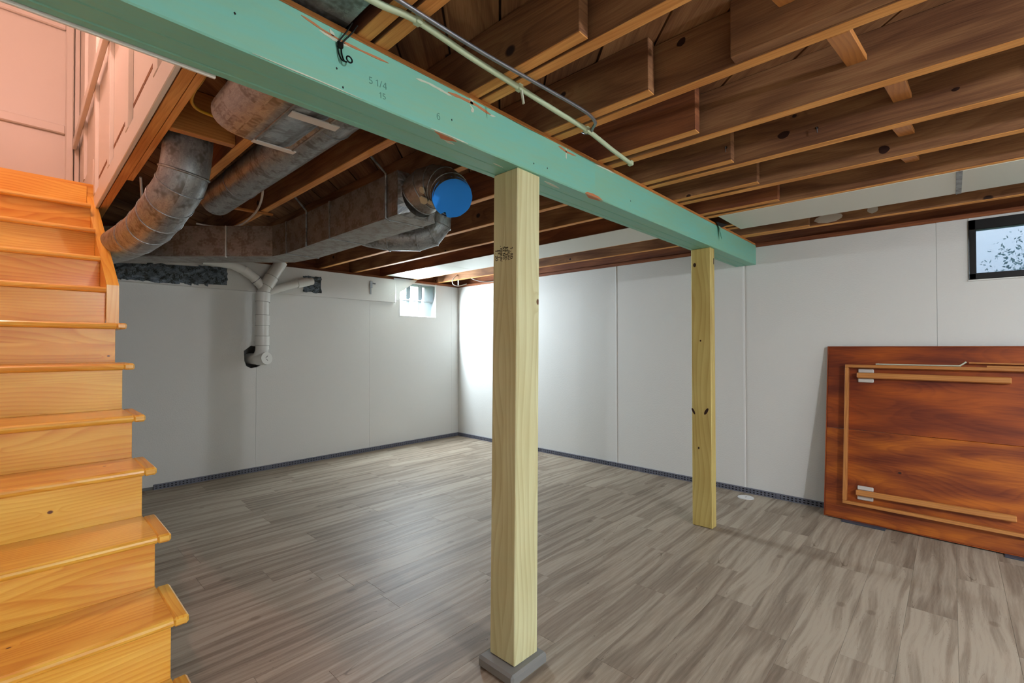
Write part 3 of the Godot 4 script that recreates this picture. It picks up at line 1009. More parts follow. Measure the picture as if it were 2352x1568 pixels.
func stairwell() -> void:
	var top := 4.9
	# landing upstairs
	var ld := structure("floor_landing", "landing at the head of the stairs")
	var b := MB.new()
	b.box2(Vector3(XL, 2.25, -5.7), Vector3(0.362, 2.435, -4.27))
	part("slab", b, M.pine2, ld)
	# white walls of the stairwell above the basement ceiling
	var wr := structure("wall_stairwell", "white stairwell wall with vertical battens")
	b = MB.new()
	b.box2(Vector3(0.367, 2.47, -5.75), Vector3(0.42, top, -1.45))
	b.box2(Vector3(0.367, YJ + 0.1, -5.65), Vector3(0.3695, 2.47, -1.452))
	part("panel", b, M.trim, wr)
	b = MB.new()
	b.box2(Vector3(0.349, YJ, -4.25), Vector3(0.3675, 2.352, -1.452), 0.003)
	part("bottom_rail", b, M.trim, wr)
	b = MB.new()
	b.box2(Vector3(0.353, 2.436, -5.6), Vector3(0.367, 2.64, -4.36), 0.003)
	part("baseboard", b, M.trim, wr)
	for z in [-4.94, -4.16, -3.45, -2.80, -2.13]:
		b = MB.new()
		b.box2(Vector3(0.347, 2.353 if z > -4.3 else 2.641, z - 0.085), Vector3(0.3675, top, z), 0.002)
		part("batten", b, M.trim, wr)
	b = MB.new()
	b.box2(Vector3(0.318, 3.06, -5.6), Vector3(0.346, 3.13, -3.0), 0.004)
	part("chair_rail", b, M.trim, wr)
	for w in [["wall_stairwell_left", Vector3(XL - 0.1, 2.6, -5.75), Vector3(XL, top, -1.45)], ["wall_stairwell_front", Vector3(XL - 0.1, YD + 0.12, -1.45), Vector3(0.42, top, -1.35)], ["wall_stairwell_back", Vector3(XL - 0.1, 2.2, -5.8), Vector3(0.42, top, -5.66)]]:
		b = MB.new()
		b.box2(w[1], w[2])
		part("panel", b, M.trim, structure(w[0], "white stairwell wall"))
	b = MB.new()
	b.box2(Vector3(XL - 0.1, top, -5.8), Vector3(0.42, top + 0.1, -1.35))
	part("panel", b, M.trim, structure("ceiling_stairwell", "white ceiling above the stairs"))
	# door at the head of the stairs
	var d := structure("door_1", "white two-panel door at the head of the stairs")
	d.position = Vector3(0.0, 2.44, -5.655)
	b = MB.new()
	b.box2(Vector3(-0.50, 0.005, 0), Vector3(0.325, 2.02, 0.02), 0.002)
	part("leaf", b, M.trim, d)
	# stiles and rails proud of the panels
	for q in [[-0.50, -0.375, 0.005, 2.02], [0.273, 0.3248, 0.005, 2.02], [-0.375, 0.273, 1.652, 2.02], [-0.375, 0.273, 0.738, 0.816], [-0.375, 0.273, 0.005, 0.20]]:
		b = MB.new()
		b.box2(Vector3(q[0], q[2], 0.02), Vector3(q[1], q[3], 0.052), 0.008)
		part("frame_member", b, M.trim, d)
	b = MB.new()
	b.tube([Vector3(-0.44, 0.95, 0.04), Vector3(-0.44, 0.95, 0.07), Vector3(-0.44, 0.95, 0.085), Vector3(-0.44, 0.95, 0.105), Vector3(-0.44, 0.95, 0.115)], [0.012, 0.012, 0.026, 0.026, 0.012], 16)
	part("knob", b, M.steel, d)
	b = MB.new()
	b.box2(Vector3(0.332, 0.0, 0.0), Vector3(0.364, 2.08, 0.05), 0.004)
	b.box2(Vector3(-0.57, 0.0, 0.0), Vector3(-0.508, 2.08, 0.05), 0.004)
	b.box2(Vector3(-0.57, 2.03, 0.0), Vector3(0.364, 2.10, 0.05), 0.004)
	part("casing", b, M.trim, d)
	# white strip under the back of the beam where the stairs pass
	b = MB.new()
	b.box2(Vector3(XL, YB - 0.004, ZB - 0.189), Vector3(0.366, YB + 0.10, ZB - 0.179), 0.002, 0)
	var t := structure("trim_1", "white edge trim on the beam over the stairs")
	part("strip", b, M.trim, t)


# ---------------------------------------------------------------- windows
func windows() -> void:
	# glass-block window in the back wall
	var w := structure("window_1", "small glass-block window in the corner of the back wall")
	w.position = Vector3(3.53, 1.748, ZW)
	var W := 0.6
	var H := 0.452
	var b := MB.new()
	for x in [0.0, 0.2, 0.4, 0.6]:
		b.box2(Vector3(maxf(x - 0.006, 0), 0, -0.14), Vector3(minf(x + 0.006, W), H, -0.055), 0.002)
	for y in [0.0, 0.226, H]:
		b.box2(Vector3(0, maxf(y - 0.006, 0), -0.138), Vector3(W, minf(y + 0.006, H), -0.057), 0.002)
	part("mortar_joints", b, M.mortar, w)
	for i in 3:
		for j in 2:
			b = MB.new()
			var x0 := i * 0.2 + 0.006
			var y0 := j * 0.226 + 0.006
			var bw := 0.188
			var bh := 0.214
			for k in 28:
				var fa := float(k) / 28
				var fb := float(k + 1) / 28
				var za := -0.065 + 0.003 * sin(fa * TAU * 7.0)
				var zb := -0.065 + 0.003 * sin(fb * TAU * 7.0)
				b.quad(Vector3(x0 + bw * fa, y0, za), Vector3(x0 + bw * fb, y0, zb), Vector3(x0 + bw * fb, y0 + bh, zb), Vector3(x0 + bw * fa, y0 + bh, za), Vector3(0, 0, 1))
				za = -0.13 + 0.003 * sin(fa * TAU * 7.0)
				zb = -0.13 + 0.003 * sin(fb * TAU * 7.0)
				b.quad(Vector3(x0, y0 + bh * fa, za), Vector3(x0, y0 + bh * fb, zb), Vector3(x0 + bw, y0 + bh * fb, zb), Vector3(x0 + bw, y0 + bh * fa, za), Vector3(0, 0, -1))
			part("glass_block", b, M.block, w)
	b = MB.new()
	b.box2(Vector3(-0.012, -0.012, -0.01), Vector3(0.004, H, 0.005), 0.002)
	b.box2(Vector3(W - 0.004, -0.012, -0.01), Vector3(W + 0.012, H + 0.02, 0.005), 0.002)
	b.box2(Vector3(0.2, H - 0.006, -0.01), Vector3(W, H + 0.008, 0.005), 0.002)
	b.box2(Vector3(0.004, -0.012, -0.01), Vector3(W - 0.004, 0.004, 0.005), 0.002)
	part("edge_trim", b, M.white, w)
	# area light added inside the recess, tilted down to strengthen the window light
	var l := AreaLight3D.new()
	l.name = "added_block_light"
	l.position = Vector3(0.2, 0.28, -0.034)
	l.rotation = Vector3(deg_to_rad(-35.0), PI, 0)
	l.area_size = Vector2(0.38, 0.09)
	l.light_color = Color(0.90, 0.96, 1.0)
	l.light_energy = 6.6
	l.area_range = 14.0
	l.area_attenuation = 2.0
	l.shadow_enabled = true
	w.add_child(l)
	# black-framed hopper window in the right-hand wall
	w = structure("window_2", "black-framed basement window")
	w.position = Vector3(XW, 1.785, 0.09)
	W = 0.8
	H = 0.43
	b = MB.new()
	b.box2(Vector3(-0.014, 0.0, 0.0), Vector3(0.06, 0.042, W), 0.004)
	b.box2(Vector3(-0.014, H - 0.018 - 0.07, 0.0), Vector3(0.06, H - 0.018, W), 0.004)
	b.box2(Vector3(-0.014, 0.0, 0.0), Vector3(0.06, H - 0.018, 0.038), 0.004)
	b.box2(Vector3(-0.014, 0.0, W - 0.038), Vector3(0.06, H - 0.018, W), 0.004)
	part("frame", b, M.black, w)
	b = MB.new()
	b.box2(Vector3(0.03, 0.04, 0.036), Vector3(0.034, H - 0.08, W - 0.036))
	part("pane", b, M.glass, w)
	b = MB.new()
	b.box2(Vector3(-0.004, H - 0.018, 0.0), Vector3(0.1, H, W), 0.002)
	part("head_trim", b, M.white, w)
	b = MB.new()
	b.box2(Vector3(-0.012, -0.010, -0.005), Vector3(0.1, -0.0005, W + 0.005), 0.002)
	part("sill", b, M.white, w)


# ---------------------------------------------------------------- ducts
func band(x0: float, x1: float, y0: float, y1: float, z: float, d := 0.016) -> MB:
	var b := MB.new()
	var e := 0.004
	b.box2(Vector3(x0 - e, y0 - e, z - d / 2), Vector3(x1 + e, y0, z + d / 2))
	b.box2(Vector3(x0 - e, y1, z - d / 2), Vector3(x1 + e, y1 + e, z + d / 2))
	b.box2(Vector3(x0 - e, y0, z - d / 2), Vector3(x0, y1, z + d / 2))
	b.box2(Vector3(x1, y0, z - d / 2), Vector3(x1 + e, y1, z + d / 2))
	return b

func plan(poly: Array, y0: float, y1: float) -> MB:
	var b := MB.new()
	var p := PackedVector2Array()
	for q in poly:
		p.append(Vector2(q[0], q[1]))
	b.prism(p, y0, y1, Transform3D(Basis(Vector3(1, 0, 0), Vector3(0, 0, 1), Vector3(0, 1, 0)), Vector3.ZERO))
	return b

func crossbreak(b: MB, c: Array, y: float) -> void:
	# the shallow creased pyramid pressed into a flat duct bottom
	var m := Vector3.ZERO
	for q in c:
		m += Vector3(q[0], 0, q[1]) / c.size()
	m.y = y - 0.007
	for k in c.size():
		var a: Array = c[k]
		var d: Array = c[(k + 1) % c.size()]
		b.flat(m, Vector3(a[0], y - 0.0005, a[1]), Vector3(d[0], y - 0.0005, d[1]), Vector3.DOWN, Vector2(m.x, m.z), Vector2(a[0], a[1]), Vector2(d[0], d[1]))

func ring(c: Vector3, d: Vector3, r: float, tr: float) -> MB:
	var b := MB.new()
	var x := d.cross(Vector3(0.3, 0.8, 0.2)).normalized()
	var y := d.cross(x).normalized()
	var pts := []
	for k in 29:
		var a := TAU * k / 28
		pts.append(c + x * cos(a) * r + y * sin(a) * r)
	b.tube(pts, tr, 6, false)
	return b

func ductwork() -> void:
	var x0 := 1.312
	var x1 := 1.546
	var y0 := 1.991
	var y1 := 2.216
	var o := thing("supply_duct", "rectangular galvanized trunk duct that ends in a blue-capped round elbow", "duct")
	var c := [[x0, -2.03], [x1, -2.03], [x1, -2.78], [x0, -2.78]]
	var b := plan(c, y0, y1)
	crossbreak(b, c, y0)
	part("duct_section", b, M.duct, o)
	c = [[x0, -2.78], [x1, -2.78], [x1, -3.455], [x0, -3.455]]
	b = plan(c, y0, y1)
	crossbreak(b, c, y0)
	part("duct_section", b, M.duct, o)
	c = [[x0, -3.455], [x1, -3.455], [1.50, -3.77], [1.285, -3.64]]
	part("elbow_section", plan(c, y0, y1), M.duct, o)
	c = [[1.285, -3.64], [1.50, -3.77], [0.42, -4.93], [0.22, -4.76]]
	part("duct_section", plan(c, y0, y1), M.duct, o)
	for z in [-2.145, -2.78, -3.455]:
		part("drive_cleat", band(x0, x1, y0, y1, z), M.galv, o)
	b = MB.new()
	b.box(Vector3(1.05, 2.10, -3.886), Vector3(0.02, 0.232, 0.006), 0.001, 1, Basis(Vector3.UP, 0.816))
	part("drive_cleat", b, M.tape, o)
	# boot from the rectangle to the round elbow
	var rings := []
	var rc := []
	var cc := Vector3(1.432, 2.106, -2.008)
	var rad := 0.095
	var n := 24
	for k in n:
		var a := TAU * k / n + PI / 4
		var q := Vector2(cos(a), sin(a))
		var s := q / maxf(absf(q.x), absf(q.y))
		rc.append(Vector3((x0 + x1) / 2 + s.x * (x1 - x0) / 2, (y0 + y1) / 2 + s.y * (y1 - y0) / 2, -2.03))
	rings.append(rc)
	rc = []
	for k in n:
		var a := TAU * k / n + PI / 4
		rc.append(cc + Vector3(cos(a), sin(a), 0) * 0.109)
	rings.append(rc)
	b = MB.new()
	b.skin(rings, false, false)
	part("boot", b, M.galv, o)
	var path := bez([cc, Vector3(1.438, 2.130, -1.945), Vector3(1.455, 2.133, -1.88), Vector3(1.461, 2.10, -1.815), Vector3(1.449, 2.052, -1.766)], 4)
	var radii := []
	for k in path.size():
		radii.append(lerpf(0.109, rad, float(k) / (path.size() - 1)))
	b = MB.new()
	b.tube(path, radii, 28, false)
	var elbow := part("round_elbow", b, M.duct, o)
	for k in [0, 4, 7, 10, 13]:
		part("gore_seam", ring(path[k], (path[mini(k + 1, path.size() - 1)] - path[maxi(k - 1, 0)]).normalized(), radii[k], 0.0035), M.galv, elbow)
	var dn: Vector3 = (path[-1] - path[-2]).normalized()
	dn = (dn + Vector3(-0.5, -0.2, 0.75)).normalized()
	var poly := PackedVector2Array()
	for k in 36:
		var a := TAU * k / 36
		var r := rad + 0.0035 + rng.randf_range(-0.0015, 0.0015)
		if k == 25:
			r *= 0.80
		poly.append(Vector2(cos(a), sin(a)) * r)
	var bx := Vector3.UP.cross(dn).normalized()
	b = MB.new()
	b.prism(poly, 0.0, 0.003, Transform3D(Basis(bx, dn.cross(bx).normalized(), dn), path[-1] + dn * 0.004))
	part("tape_cover", b, M.blue, elbow, "bright blue tape over the open duct end")
	b = MB.new()
	b.tube([path[-1] - dn * 0.03, path[-1] + dn * 0.004], rad + 0.003, 28, false)
	part("tape_edge", b, M.bluedark, elbow)
	# mastic smears on the elbow's throat
	for q in [[1.398, 2.075, -1.90, 0.030], [1.392, 2.105, -1.875, 0.018], [1.385, 2.06, -1.945, 0.014], [1.400, 2.040, -1.975, 0.012], [1.405, 2.045, -1.865, 0.02]]:
		b = MB.new()
		var cp: Vector3 = Vector3(1.445, 2.128, -1.92)
		var at := Vector3(q[0], q[1], q[2])
		var dd := Vector3(at.x - cp.x, at.y - cp.y, 0).normalized()
		at = Vector3(cp.x, cp.y, q[2]) + dd * 0.103
		var pp := PackedVector2Array()
		for k in 9:
			pp.append(Vector2(cos(TAU * k / 9), sin(TAU * k / 9)) * q[3] * rng.randf_range(0.6, 1.1))
		b.prism(pp, 0.0, 0.005, Transform3D(Basis(Vector3(0, 0, 1), dd.cross(Vector3(0, 0, 1)), dd), at))
		part("mastic_smear", b, M.mastic, elbow)
	# hangers from the joists
	for q in [[Vector3(1.172, 2.25, -2.05), -2.13], [Vector3(1.172, 2.25, -2.95), -3.10]]:
		b = MB.new()
		var z: float = q[1]
		b.tube([q[0], Vector3(x0 - 0.008, y1 + 0.006, z), Vector3(x0 - 0.008, y1 - 0.03, z), Vector3(x0 - 0.008, y0 - 0.002, z), Vector3(x0 + 0.02, y0 - 0.012, z)], 0.007, 8, true, 0.35)
		part("strap_hanger", b, M.galv, o)
	# round branch leaving behind the trunk
	o = thing("branch_duct", "round galvanized branch duct rising behind the trunk duct", "duct")
	var bp := [Vector3(1.545, 2.085, -2.885), Vector3(1.60, 2.075, -2.83), Vector3(1.70, 2.062, -2.72), Vector3(1.83, 2.062, -2.585), Vector3(1.885, 2.085, -2.53), Vector3(1.915, 2.14, -2.50), Vector3(1.92, 2.24, -2.495), Vector3(1.92, 2.43, -2.495)]
	b = MB.new()
	b.tube(bp, [0.07, 0.085, 0.098, 0.1, 0.1, 0.098, 0.096, 0.096], 26)
	part("pipe", b, M.galv, o)
	for k in [2, 3, 4, 5]:
		part("seam", ring(bp[k], (bp[k + 1] - bp[k - 1]).normalized(), 0.1, 0.003), M.galv, o)
	# wide oval duct and the round pipe beside it, near the stair opening
	o = thing("oval_duct", "wide oval galvanized duct with white taped joints behind the beam", "duct")
	rings = []
	for z in [-1.462, -1.90]:
		rc = []
		for k in 32:
			var a := TAU * k / 32
			rc.append(Vector3(0.613 + 0.15 * signf(cos(a)) * pow(absf(cos(a)), 0.75), 2.17 + 0.077 * signf(sin(a)) * pow(absf(sin(a)), 0.85), z))
		rings.append(rc)
	b = MB.new()
	b.skin(rings)
	part("shell", b, M.galv, o)
	for x in [0.60, 0.735]:
		b = MB.new()
		b.box2(Vector3(x - 0.004, 2.089, -1.89), Vector3(x + 0.004, 2.0945, -1.47), 0.001)
		part("seam", b, M.duct, o)
	b = MB.new()
	b.box(Vector3(0.672, 2.0905, -1.888), Vector3(0.155, 0.005, 0.03), 0.001, 0, Basis(Vector3.UP, 0.03))
	part("tape", b, M.tape, o, "white tape")
	b = MB.new()
	b.box(Vector3(0.690, 2.0905, -1.575), Vector3(0.16, 0.005, 0.042), 0.001, 0, Basis(Vector3.UP, -0.05))
	part("tape", b, M.tape, o, "white tape")
	o = thing("round_duct", "long round galvanized pipe running in the joist bay from the oval duct", "duct")
	b = MB.new()
	b.tube([Vector3(0.86, 2.255, -1.462), Vector3(0.86, 2.25, -1.78), Vector3(0.86, 2.25, -3.38)], 0.092, 28)
	part("pipe", b, M.galv, o)
	part("seam", ring(Vector3(0.86, 2.25, -1.80), Vector3(0, 0, 1), 0.093, 0.003), M.steel, o)
	part("seam", ring(Vector3(0.86, 2.25, -2.9), Vector3(0, 0, 1), 0.093, 0.003), M.steel, o)
	# elbow duct beside the stairs
	o = thing("elbow_duct", "round galvanized elbow duct dropping beside the stairs under the header block", "duct")
	var ep := bez([Vector3(0.545, 2.44, -2.58), Vector3(0.538, 2.24, -2.58), Vector3(0.522, 2.10, -2.60), Vector3(0.495, 2.02, -2.70), Vector3(0.475, 1.965, -2.88), Vector3(0.455, 1.935, -3.15), Vector3(0.43, 1.95, -3.7), Vector3(0.42, 2.02, -4.5)], 4)
	b = MB.new()
	b.tube(ep, 0.098, 30)
	part("pipe", b, M.galv, o)
	for k in [7, 9, 12, 15, 18, 21]:
		part("gore_seam", ring(ep[k], (ep[k + 1] - ep[k - 1]).normalized(), 0.0985, 0.0035 if k != 7 else 0.006), M.galv, o)
	# sheet-metal duct in the joist bay above the beam
	b = MB.new()
	b.box2(Vector3(0.42, 2.262, -1.44), Vector3(0.66, 2.40, 0.9), 0.004)
	single("bay_duct", b, M.galv, "grey spangled sheet-metal duct lying in the joist bay over the teal beam", "duct")


# ---------------------------------------------------------------- plumbing and things on the back wall
func plumbing() -> void:
	var z := ZW + 0.132
	var o := thing("drain_stack", "white plastic drain stack with two branches on the back wall", "pipe")
	var b := MB.new()
	b.tube([Vector3(1.768, 1.30, z), Vector3(1.766, 1.50, z), Vector3(1.768, 1.86, z), Vector3(1.79, 1.95, z), Vector3(1.83, 2.02, z), Vector3(1.955, 2.245, z)], 0.062, 22)
	part("stack", b, M.pvc, o)
	for q in [[Vector3(1.766, 1.44, z), Vector3(1.766, 1.34, z)], [Vector3(1.768, 1.66, z), Vector3(1.768, 1.55, z)], [Vector3(1.775, 1.90, z), Vector3(1.768, 1.80, z)], [Vector3(1.86, 2.07, z), Vector3(1.80, 1.965, z)]]:
		b = MB.new()
		b.tube([q[0], q[1]], 0.069, 22)
		part("coupling", b, M.pvc, o)
		part("glue_line", ring(q[0], (q[0] - q[1]).normalized(), 0.0685, 0.002), M.pvcline, o)
		part("glue_line", ring(q[1], (q[0] - q[1]).normalized(), 0.0685, 0.002), M.pvcline, o)
	b = MB.new()
	b.tube([Vector3(1.80, 1.90, z), Vector3(1.74, 1.985, z), Vector3(1.68, 2.045, z + 0.01), Vector3(1.58, 2.11, z + 0.02), Vector3(1.47, 2.15, z + 0.03), Vector3(1.22, 2.165, z + 0.03)], 0.045, 18)
	part("branch", b, M.pvc, o)
	for q in [[Vector3(1.73, 1.995, z), Vector3(1.68, 2.045, z + 0.01)], [Vector3(1.63, 2.08, z + 0.012), Vector3(1.575, 2.115, z + 0.02)]]:
		b = MB.new()
		b.tube([q[0], q[1]], 0.048, 18)
		part("coupling", b, M.pvc, o)
	part("clamp_ring", ring(Vector3(1.705, 2.022, z), Vector3(-0.7, 0.7, 0), 0.05, 0.005), M.steel, o)
	b = MB.new()
	b.tube([Vector3(1.80, 1.90, z), Vector3(1.95, 1.965, z), Vector3(2.10, 2.02, z), Vector3(2.30, 2.075, z - 0.02)], 0.042, 18)
	part("branch", b, M.pvc, o)
	b = MB.new()
	b.tube([Vector3(2.12, 2.026, z), Vector3(2.245, 2.062, z - 0.01)], 0.05, 18)
	part("coupling", b, M.pvc, o)
	b = MB.new()
	b.tube([Vector3(1.766, 1.36, z), Vector3(1.762, 1.28, z), Vector3(1.748, 1.215, z - 0.03), Vector3(1.735, 1.20, z - 0.10), Vector3(1.73, 1.20, ZW - 0.15)], [0.062, 0.062, 0.063, 0.06, 0.058], 22)
	part("wye", b, M.pvc, o)
	b = MB.new()
	b.tube([Vector3(1.735, 1.195, z - 0.03), Vector3(1.775, 1.205, z + 0.075)], 0.060, 22)
	part("cleanout_body", b, M.pvc, o)
	b = MB.new()
	b.tube([Vector3(1.775, 1.205, z + 0.07), Vector3(1.782, 1.207, z + 0.092)], [0.066, 0.064], 22)
	var plug := part("cleanout_plug", b, M.pvc, o)
	for s in [-1.0, 1.0]:
		b = MB.new()
		b.box(Vector3(1.778, 1.209 + s * 0.012, z + 0.094), Vector3(0.036, 0.006, 0.004), 0.001, 0, Basis(Vector3(0, 0, 1), s * 0.75))
		part("key_slot", b, M.pvcline, plug)
	# foil patches on the wall cladding
	b = crinkle([Vector2(2.225, 1.965), Vector2(2.42, 1.952), Vector2(2.425, 2.115), Vector2(2.40, 2.13), Vector2(2.24, 2.135), Vector2(2.218, 2.06)], 71)
	single("foil_patch", b, M.foil, "crumpled dark foil patch around the end of the drain branch", "patch")
	b = crinkle([Vector2(0.50, 1.925), Vector2(1.20, 1.94), Vector2(1.455, 1.952), Vector2(1.452, 2.125), Vector2(1.0, 2.10), Vector2(0.50, 2.06)], 72)
	single("foil_strip", b, M.foil, "long dark foil strip on the back wall beside the stairs", "foil")
	# insulated white box along the top of the wall, with a cut gusset beside the window
	o = thing("rim_box", "white box along the top of the back wall beside the glass-block window", "box")
	b = MB.new()
	b.box2(Vector3(0.42, 1.912, ZW + 0.001), Vector3(3.43, 2.2145, ZW + 0.06), 0.003)
	part("box", b, M.wall, o)
	b = MB.new()
	b.prism(PackedVector2Array([Vector2(3.431, 1.95), Vector2(3.505, 1.95), Vector2(3.522, 2.06), Vector2(3.69, 2.165), Vector2(3.80, 2.245), Vector2(3.431, 2.245)]), 0.006, 0.016, Transform3D(Basis(), Vector3(0, 0, ZW)))
	part("gusset", b, M.wall, o)
	o = thing("wall_latch", "small grey metal latch on the white box under the joists", "latch", Vector3(3.06, 1.99, ZW + 0.0605))
	b = MB.new()
	b.box2(Vector3(-0.012, 0, 0), Vector3(0.010, 0.13, 0.008), 0.002)
	part("plate", b, M.steel, o)
	b = MB.new()
	b.box2(Vector3(-0.016, 0.08, 0.008), Vector3(0.022, 0.165, 0.016), 0.003)
	part("catch", b, M.steel, o)
	b = MB.new()
	b.tube([Vector3(0.02, 0.14, 0.012), Vector3(0.06, 0.138, 0.014)], [0.006, 0.01], 10)
	part("lever", b, M.steel, o)
	# round white drain cover in the floor
	o = thing("floor_drain_cover", "round white cleanout cover in the floor near the right-hand wall", "cover", Vector3(4.395, 0, -1.327))
	b = MB.new()
	b.tube([Vector3(0, 0.0, 0), Vector3(0, 0.004, 0), Vector3(0, 0.0055, 0)], [0.066, 0.064, 0.058], 32)
	part("disc", b, M.white, o)
	b = MB.new()
	b.box(Vector3(0, 0.0058, 0), Vector3(0.03, 0.001, 0.006), 0.0)
	part("slot", b, M.pvcline, o)

func crinkle(outline: Array, sd: int) -> MB:
	# a crumpled thin sheet on the back wall: fan of facets of uneven height
	var r := RandomNumberGenerator.new()
	r.seed = sd
	var b := MB.new()
	var poly := PackedVector2Array(outline)
	b.prism(poly, 0.0, 0.004, Transform3D(Basis(), Vector3(0, 0, ZW + 0.06)))
	var lo: Vector2 = outline[0]
	var hi: Vector2 = outline[0]
	for p in outline:
		lo = lo.min(p)
		hi = hi.max(p)
	var nx := int((hi.x - lo.x) / 0.028)
	var ny := int((hi.y - lo.y) / 0.028)
	var g := {}
	for i in nx + 1:
		for j in ny + 1:
			g[Vector2i(i, j)] = Vector3(lo.x + (hi.x - lo.x) * i / nx + r.randf_range(-0.009, 0.009), lo.y + (hi.y - lo.y) * j / ny + r.randf_range(-0.009, 0.009), ZW + 0.064 + r.randf_range(0.0, 0.006))
	for i in nx:
		for j in ny:
			var a: Vector3 = g[Vector2i(i, j)]
			var c: Vector3 = g[Vector2i(i + 1, j + 1)]
			if not Geometry2D.is_point_in_polygon(Vector2((a.x + c.x) / 2, (a.y + c.y) / 2), poly):
				continue
			var d: Vector3 = g[Vector2i(i + 1, j)]
			var e: Vector3 = g[Vector2i(i, j + 1)]
			b.flat(a, d, c, Vector3(0, 0, 1), Vector2(a.x, a.y), Vector2(d.x, d.y), Vector2(c.x, c.y))
			b.flat(a, c, e, Vector3(0, 0, 1), Vector2(a.x, a.y), Vector2(c.x, c.y), Vector2(e.x, e.y))
	return b


# ---------------------------------------------------------------- cables, hook, scraps
func sundries() -> void:
	# pale painted cable stapled under the joists, and a grey one beside it
	var o := thing("painted_cable", "pale green painted cable stapled under the joists along the beam", "cable")
	var b := MB.new()
	b.tube(bez([Vector3(0.10, 2.236, -1.09), Vector3(0.35, 2.238, -1.105), Vector3(0.627, 2.232, -1.101), Vector3(0.76, 2.236, -1.084), Vector3(0.98, 2.232, -1.093), Vector3(1.215, 2.238, -1.106), Vector3(1.42, 2.228, -1.100), Vector3(1.645, 2.238, -1.115), Vector3(1.87, 2.228, -1.130), Vector3(2.10, 2.237, -1.160)], 8), 0.0098, 10)
	part("sheath", b, M.cable, o)
	for q in [[0.765, -1.084], [1.212, -1.106], [1.645, -1.115], [2.095, -1.160]]:
		b = MB.new()
		b.box(Vector3(q[0], 2.238, q[1]), Vector3(0.022, 0.024, 0.026), 0.004)
		part("staple_clip", b, M.cable, o)
	b = MB.new()
	b.box(Vector3(1.222, 2.208, -1.10), Vector3(0.006, 0.05, 0.010), 0.002, 1, Basis(Vector3(0, 0, 1), 0.25))
	part("loose_tab", b, M.primer, o)
	b = MB.new()
	b.tube(bez([Vector3(0.10, 2.240, -1.03), Vector3(0.40, 2.240, -1.05), Vector3(0.67, 2.238, -1.056), Vector3(0.97, 2.234, -1.052), Vector3(1.25, 2.236, -1.04), Vector3(1.50, 2.236, -1.03), Vector3(1.60, 2.234, -1.045), Vector3(1.64, 2.236, -1.08), Vector3(1.70, 2.25, -1.14), Vector3(1.735, 2.30, -1.21), Vector3(1.74, 2.38, -1.24)], 8), 0.0065, 10)
	single("grey_cable", b, M.steel, "thin grey metal-clad cable running beside the pale green cable", "cable")
	# double wire coat hook screwed to the beam
	o = thing("coat_hook", "dark bent-wire coat hook on the teal beam face", "hook", Vector3(0.628, 2.18, ZB))
	for s in [-1.0, 1.0]:
		b = MB.new()
		b.tube(bez([Vector3(0.030 + s * 0.008, 0.068, 0.035), Vector3(0.020 + s * 0.007, 0.045, 0.022), Vector3(0.002 + s * 0.005, 0.015, 0.007), Vector3(0.0 + s * 0.005, -0.012, 0.005), Vector3(0.006 + s * 0.004, -0.036, 0.010), Vector3(0.012, -0.044, 0.022)], 5), 0.0022, 8)
		part("wire", b, M.darksteel, o)
	part("loop", ring(Vector3(0.018, -0.036, 0.026), Vector3(0.1, 0.1, 1).normalized(), 0.009, 0.0022), M.darksteel, o)
	b = MB.new()
	b.box(Vector3(0.0, 0.006, 0.006), Vector3(0.018, 0.018, 0.012), 0.003)
	part("clasp", b, M.darksteel, o)
	# yellow cable by the trimmer, wire loop and lath by the ducts
	b = MB.new()
	b.tube(bez([Vector3(0.462, 2.36, -1.80), Vector3(0.461, 2.31, -1.972), Vector3(0.453, 2.29, -2.10), Vector3(0.475, 2.29, -2.20), Vector3(0.53, 2.29, -2.24), Vector3(0.62, 2.30, -2.25), Vector3(0.675, 2.36, -2.24)], 6), 0.0065, 8)
	single("yellow_cable", b, M.yellow, "yellow electric cable looping beside the stair trimmer", "cable")
	b = MB.new()
	b.tube(bez([Vector3(0.90, 2.235, -4.05), Vector3(0.99, 2.222, -4.0), Vector3(1.073, 2.22, -3.95), Vector3(1.12, 2.222, -3.78), Vector3(1.09, 2.225, -3.40), Vector3(1.03, 2.235, -3.1), Vector3(1.0, 2.32, -2.98)], 6), 0.007, 8)
	single("wire_loop", b, M.tape, "pale cable sagging above the trunk duct", "cable")
	b = MB.new()
	b.box(Vector3(0.945, 2.239, -3.435), Vector3(0.53, 0.014, 0.03), 0.002, 0, Basis(Vector3.UP, -0.05))
	single("lath", b, M.fir, "thin wooden lath nailed across two joists over the trunk duct", "lath")
	b = MB.new()
	b.tube([Vector3(0.46, 2.26, -3.25), Vector3(0.50, 2.10, -3.45)], 0.006, 8)
	single("hanger_wire", b, M.tape, "pale hanger strap from the trimmer to the elbow duct", "strap")
	# two loose cables on the last joist near the glass-block window
	b = MB.new()
	b.tube(bez([Vector3(4.17, 2.33, -4.95), Vector3(4.10, 2.25, -4.98), Vector3(4.12, 2.19, -5.0), Vector3(4.20, 2.17, -4.98), Vector3(4.28, 2.20, -4.9)], 6), 0.006, 8)
	single("loose_cable", b, M.tape, "white loose cable loop hanging under the last joist near the corner", "cable")
	b = MB.new()
	b.tube(bez([Vector3(4.18, 2.32, -4.78), Vector3(4.22, 2.24, -4.70), Vector3(4.33, 2.20, -4.55), Vector3(4.42, 2.215, -4.35), Vector3(4.45, 2.27, -4.2)], 6), 0.006, 8)
	single("loose_cable", b, M.tape, "white loose cable drooping from the last joist toward the right-hand wall", "cable")
	# torn scraps
	var o2 := thing("torn_wrap", "torn teal plastic scrap hanging from the beam by the sheet-metal pan", "scrap", Vector3(3.60, 2.22, ZB + 0.006))
	b = MB.new()
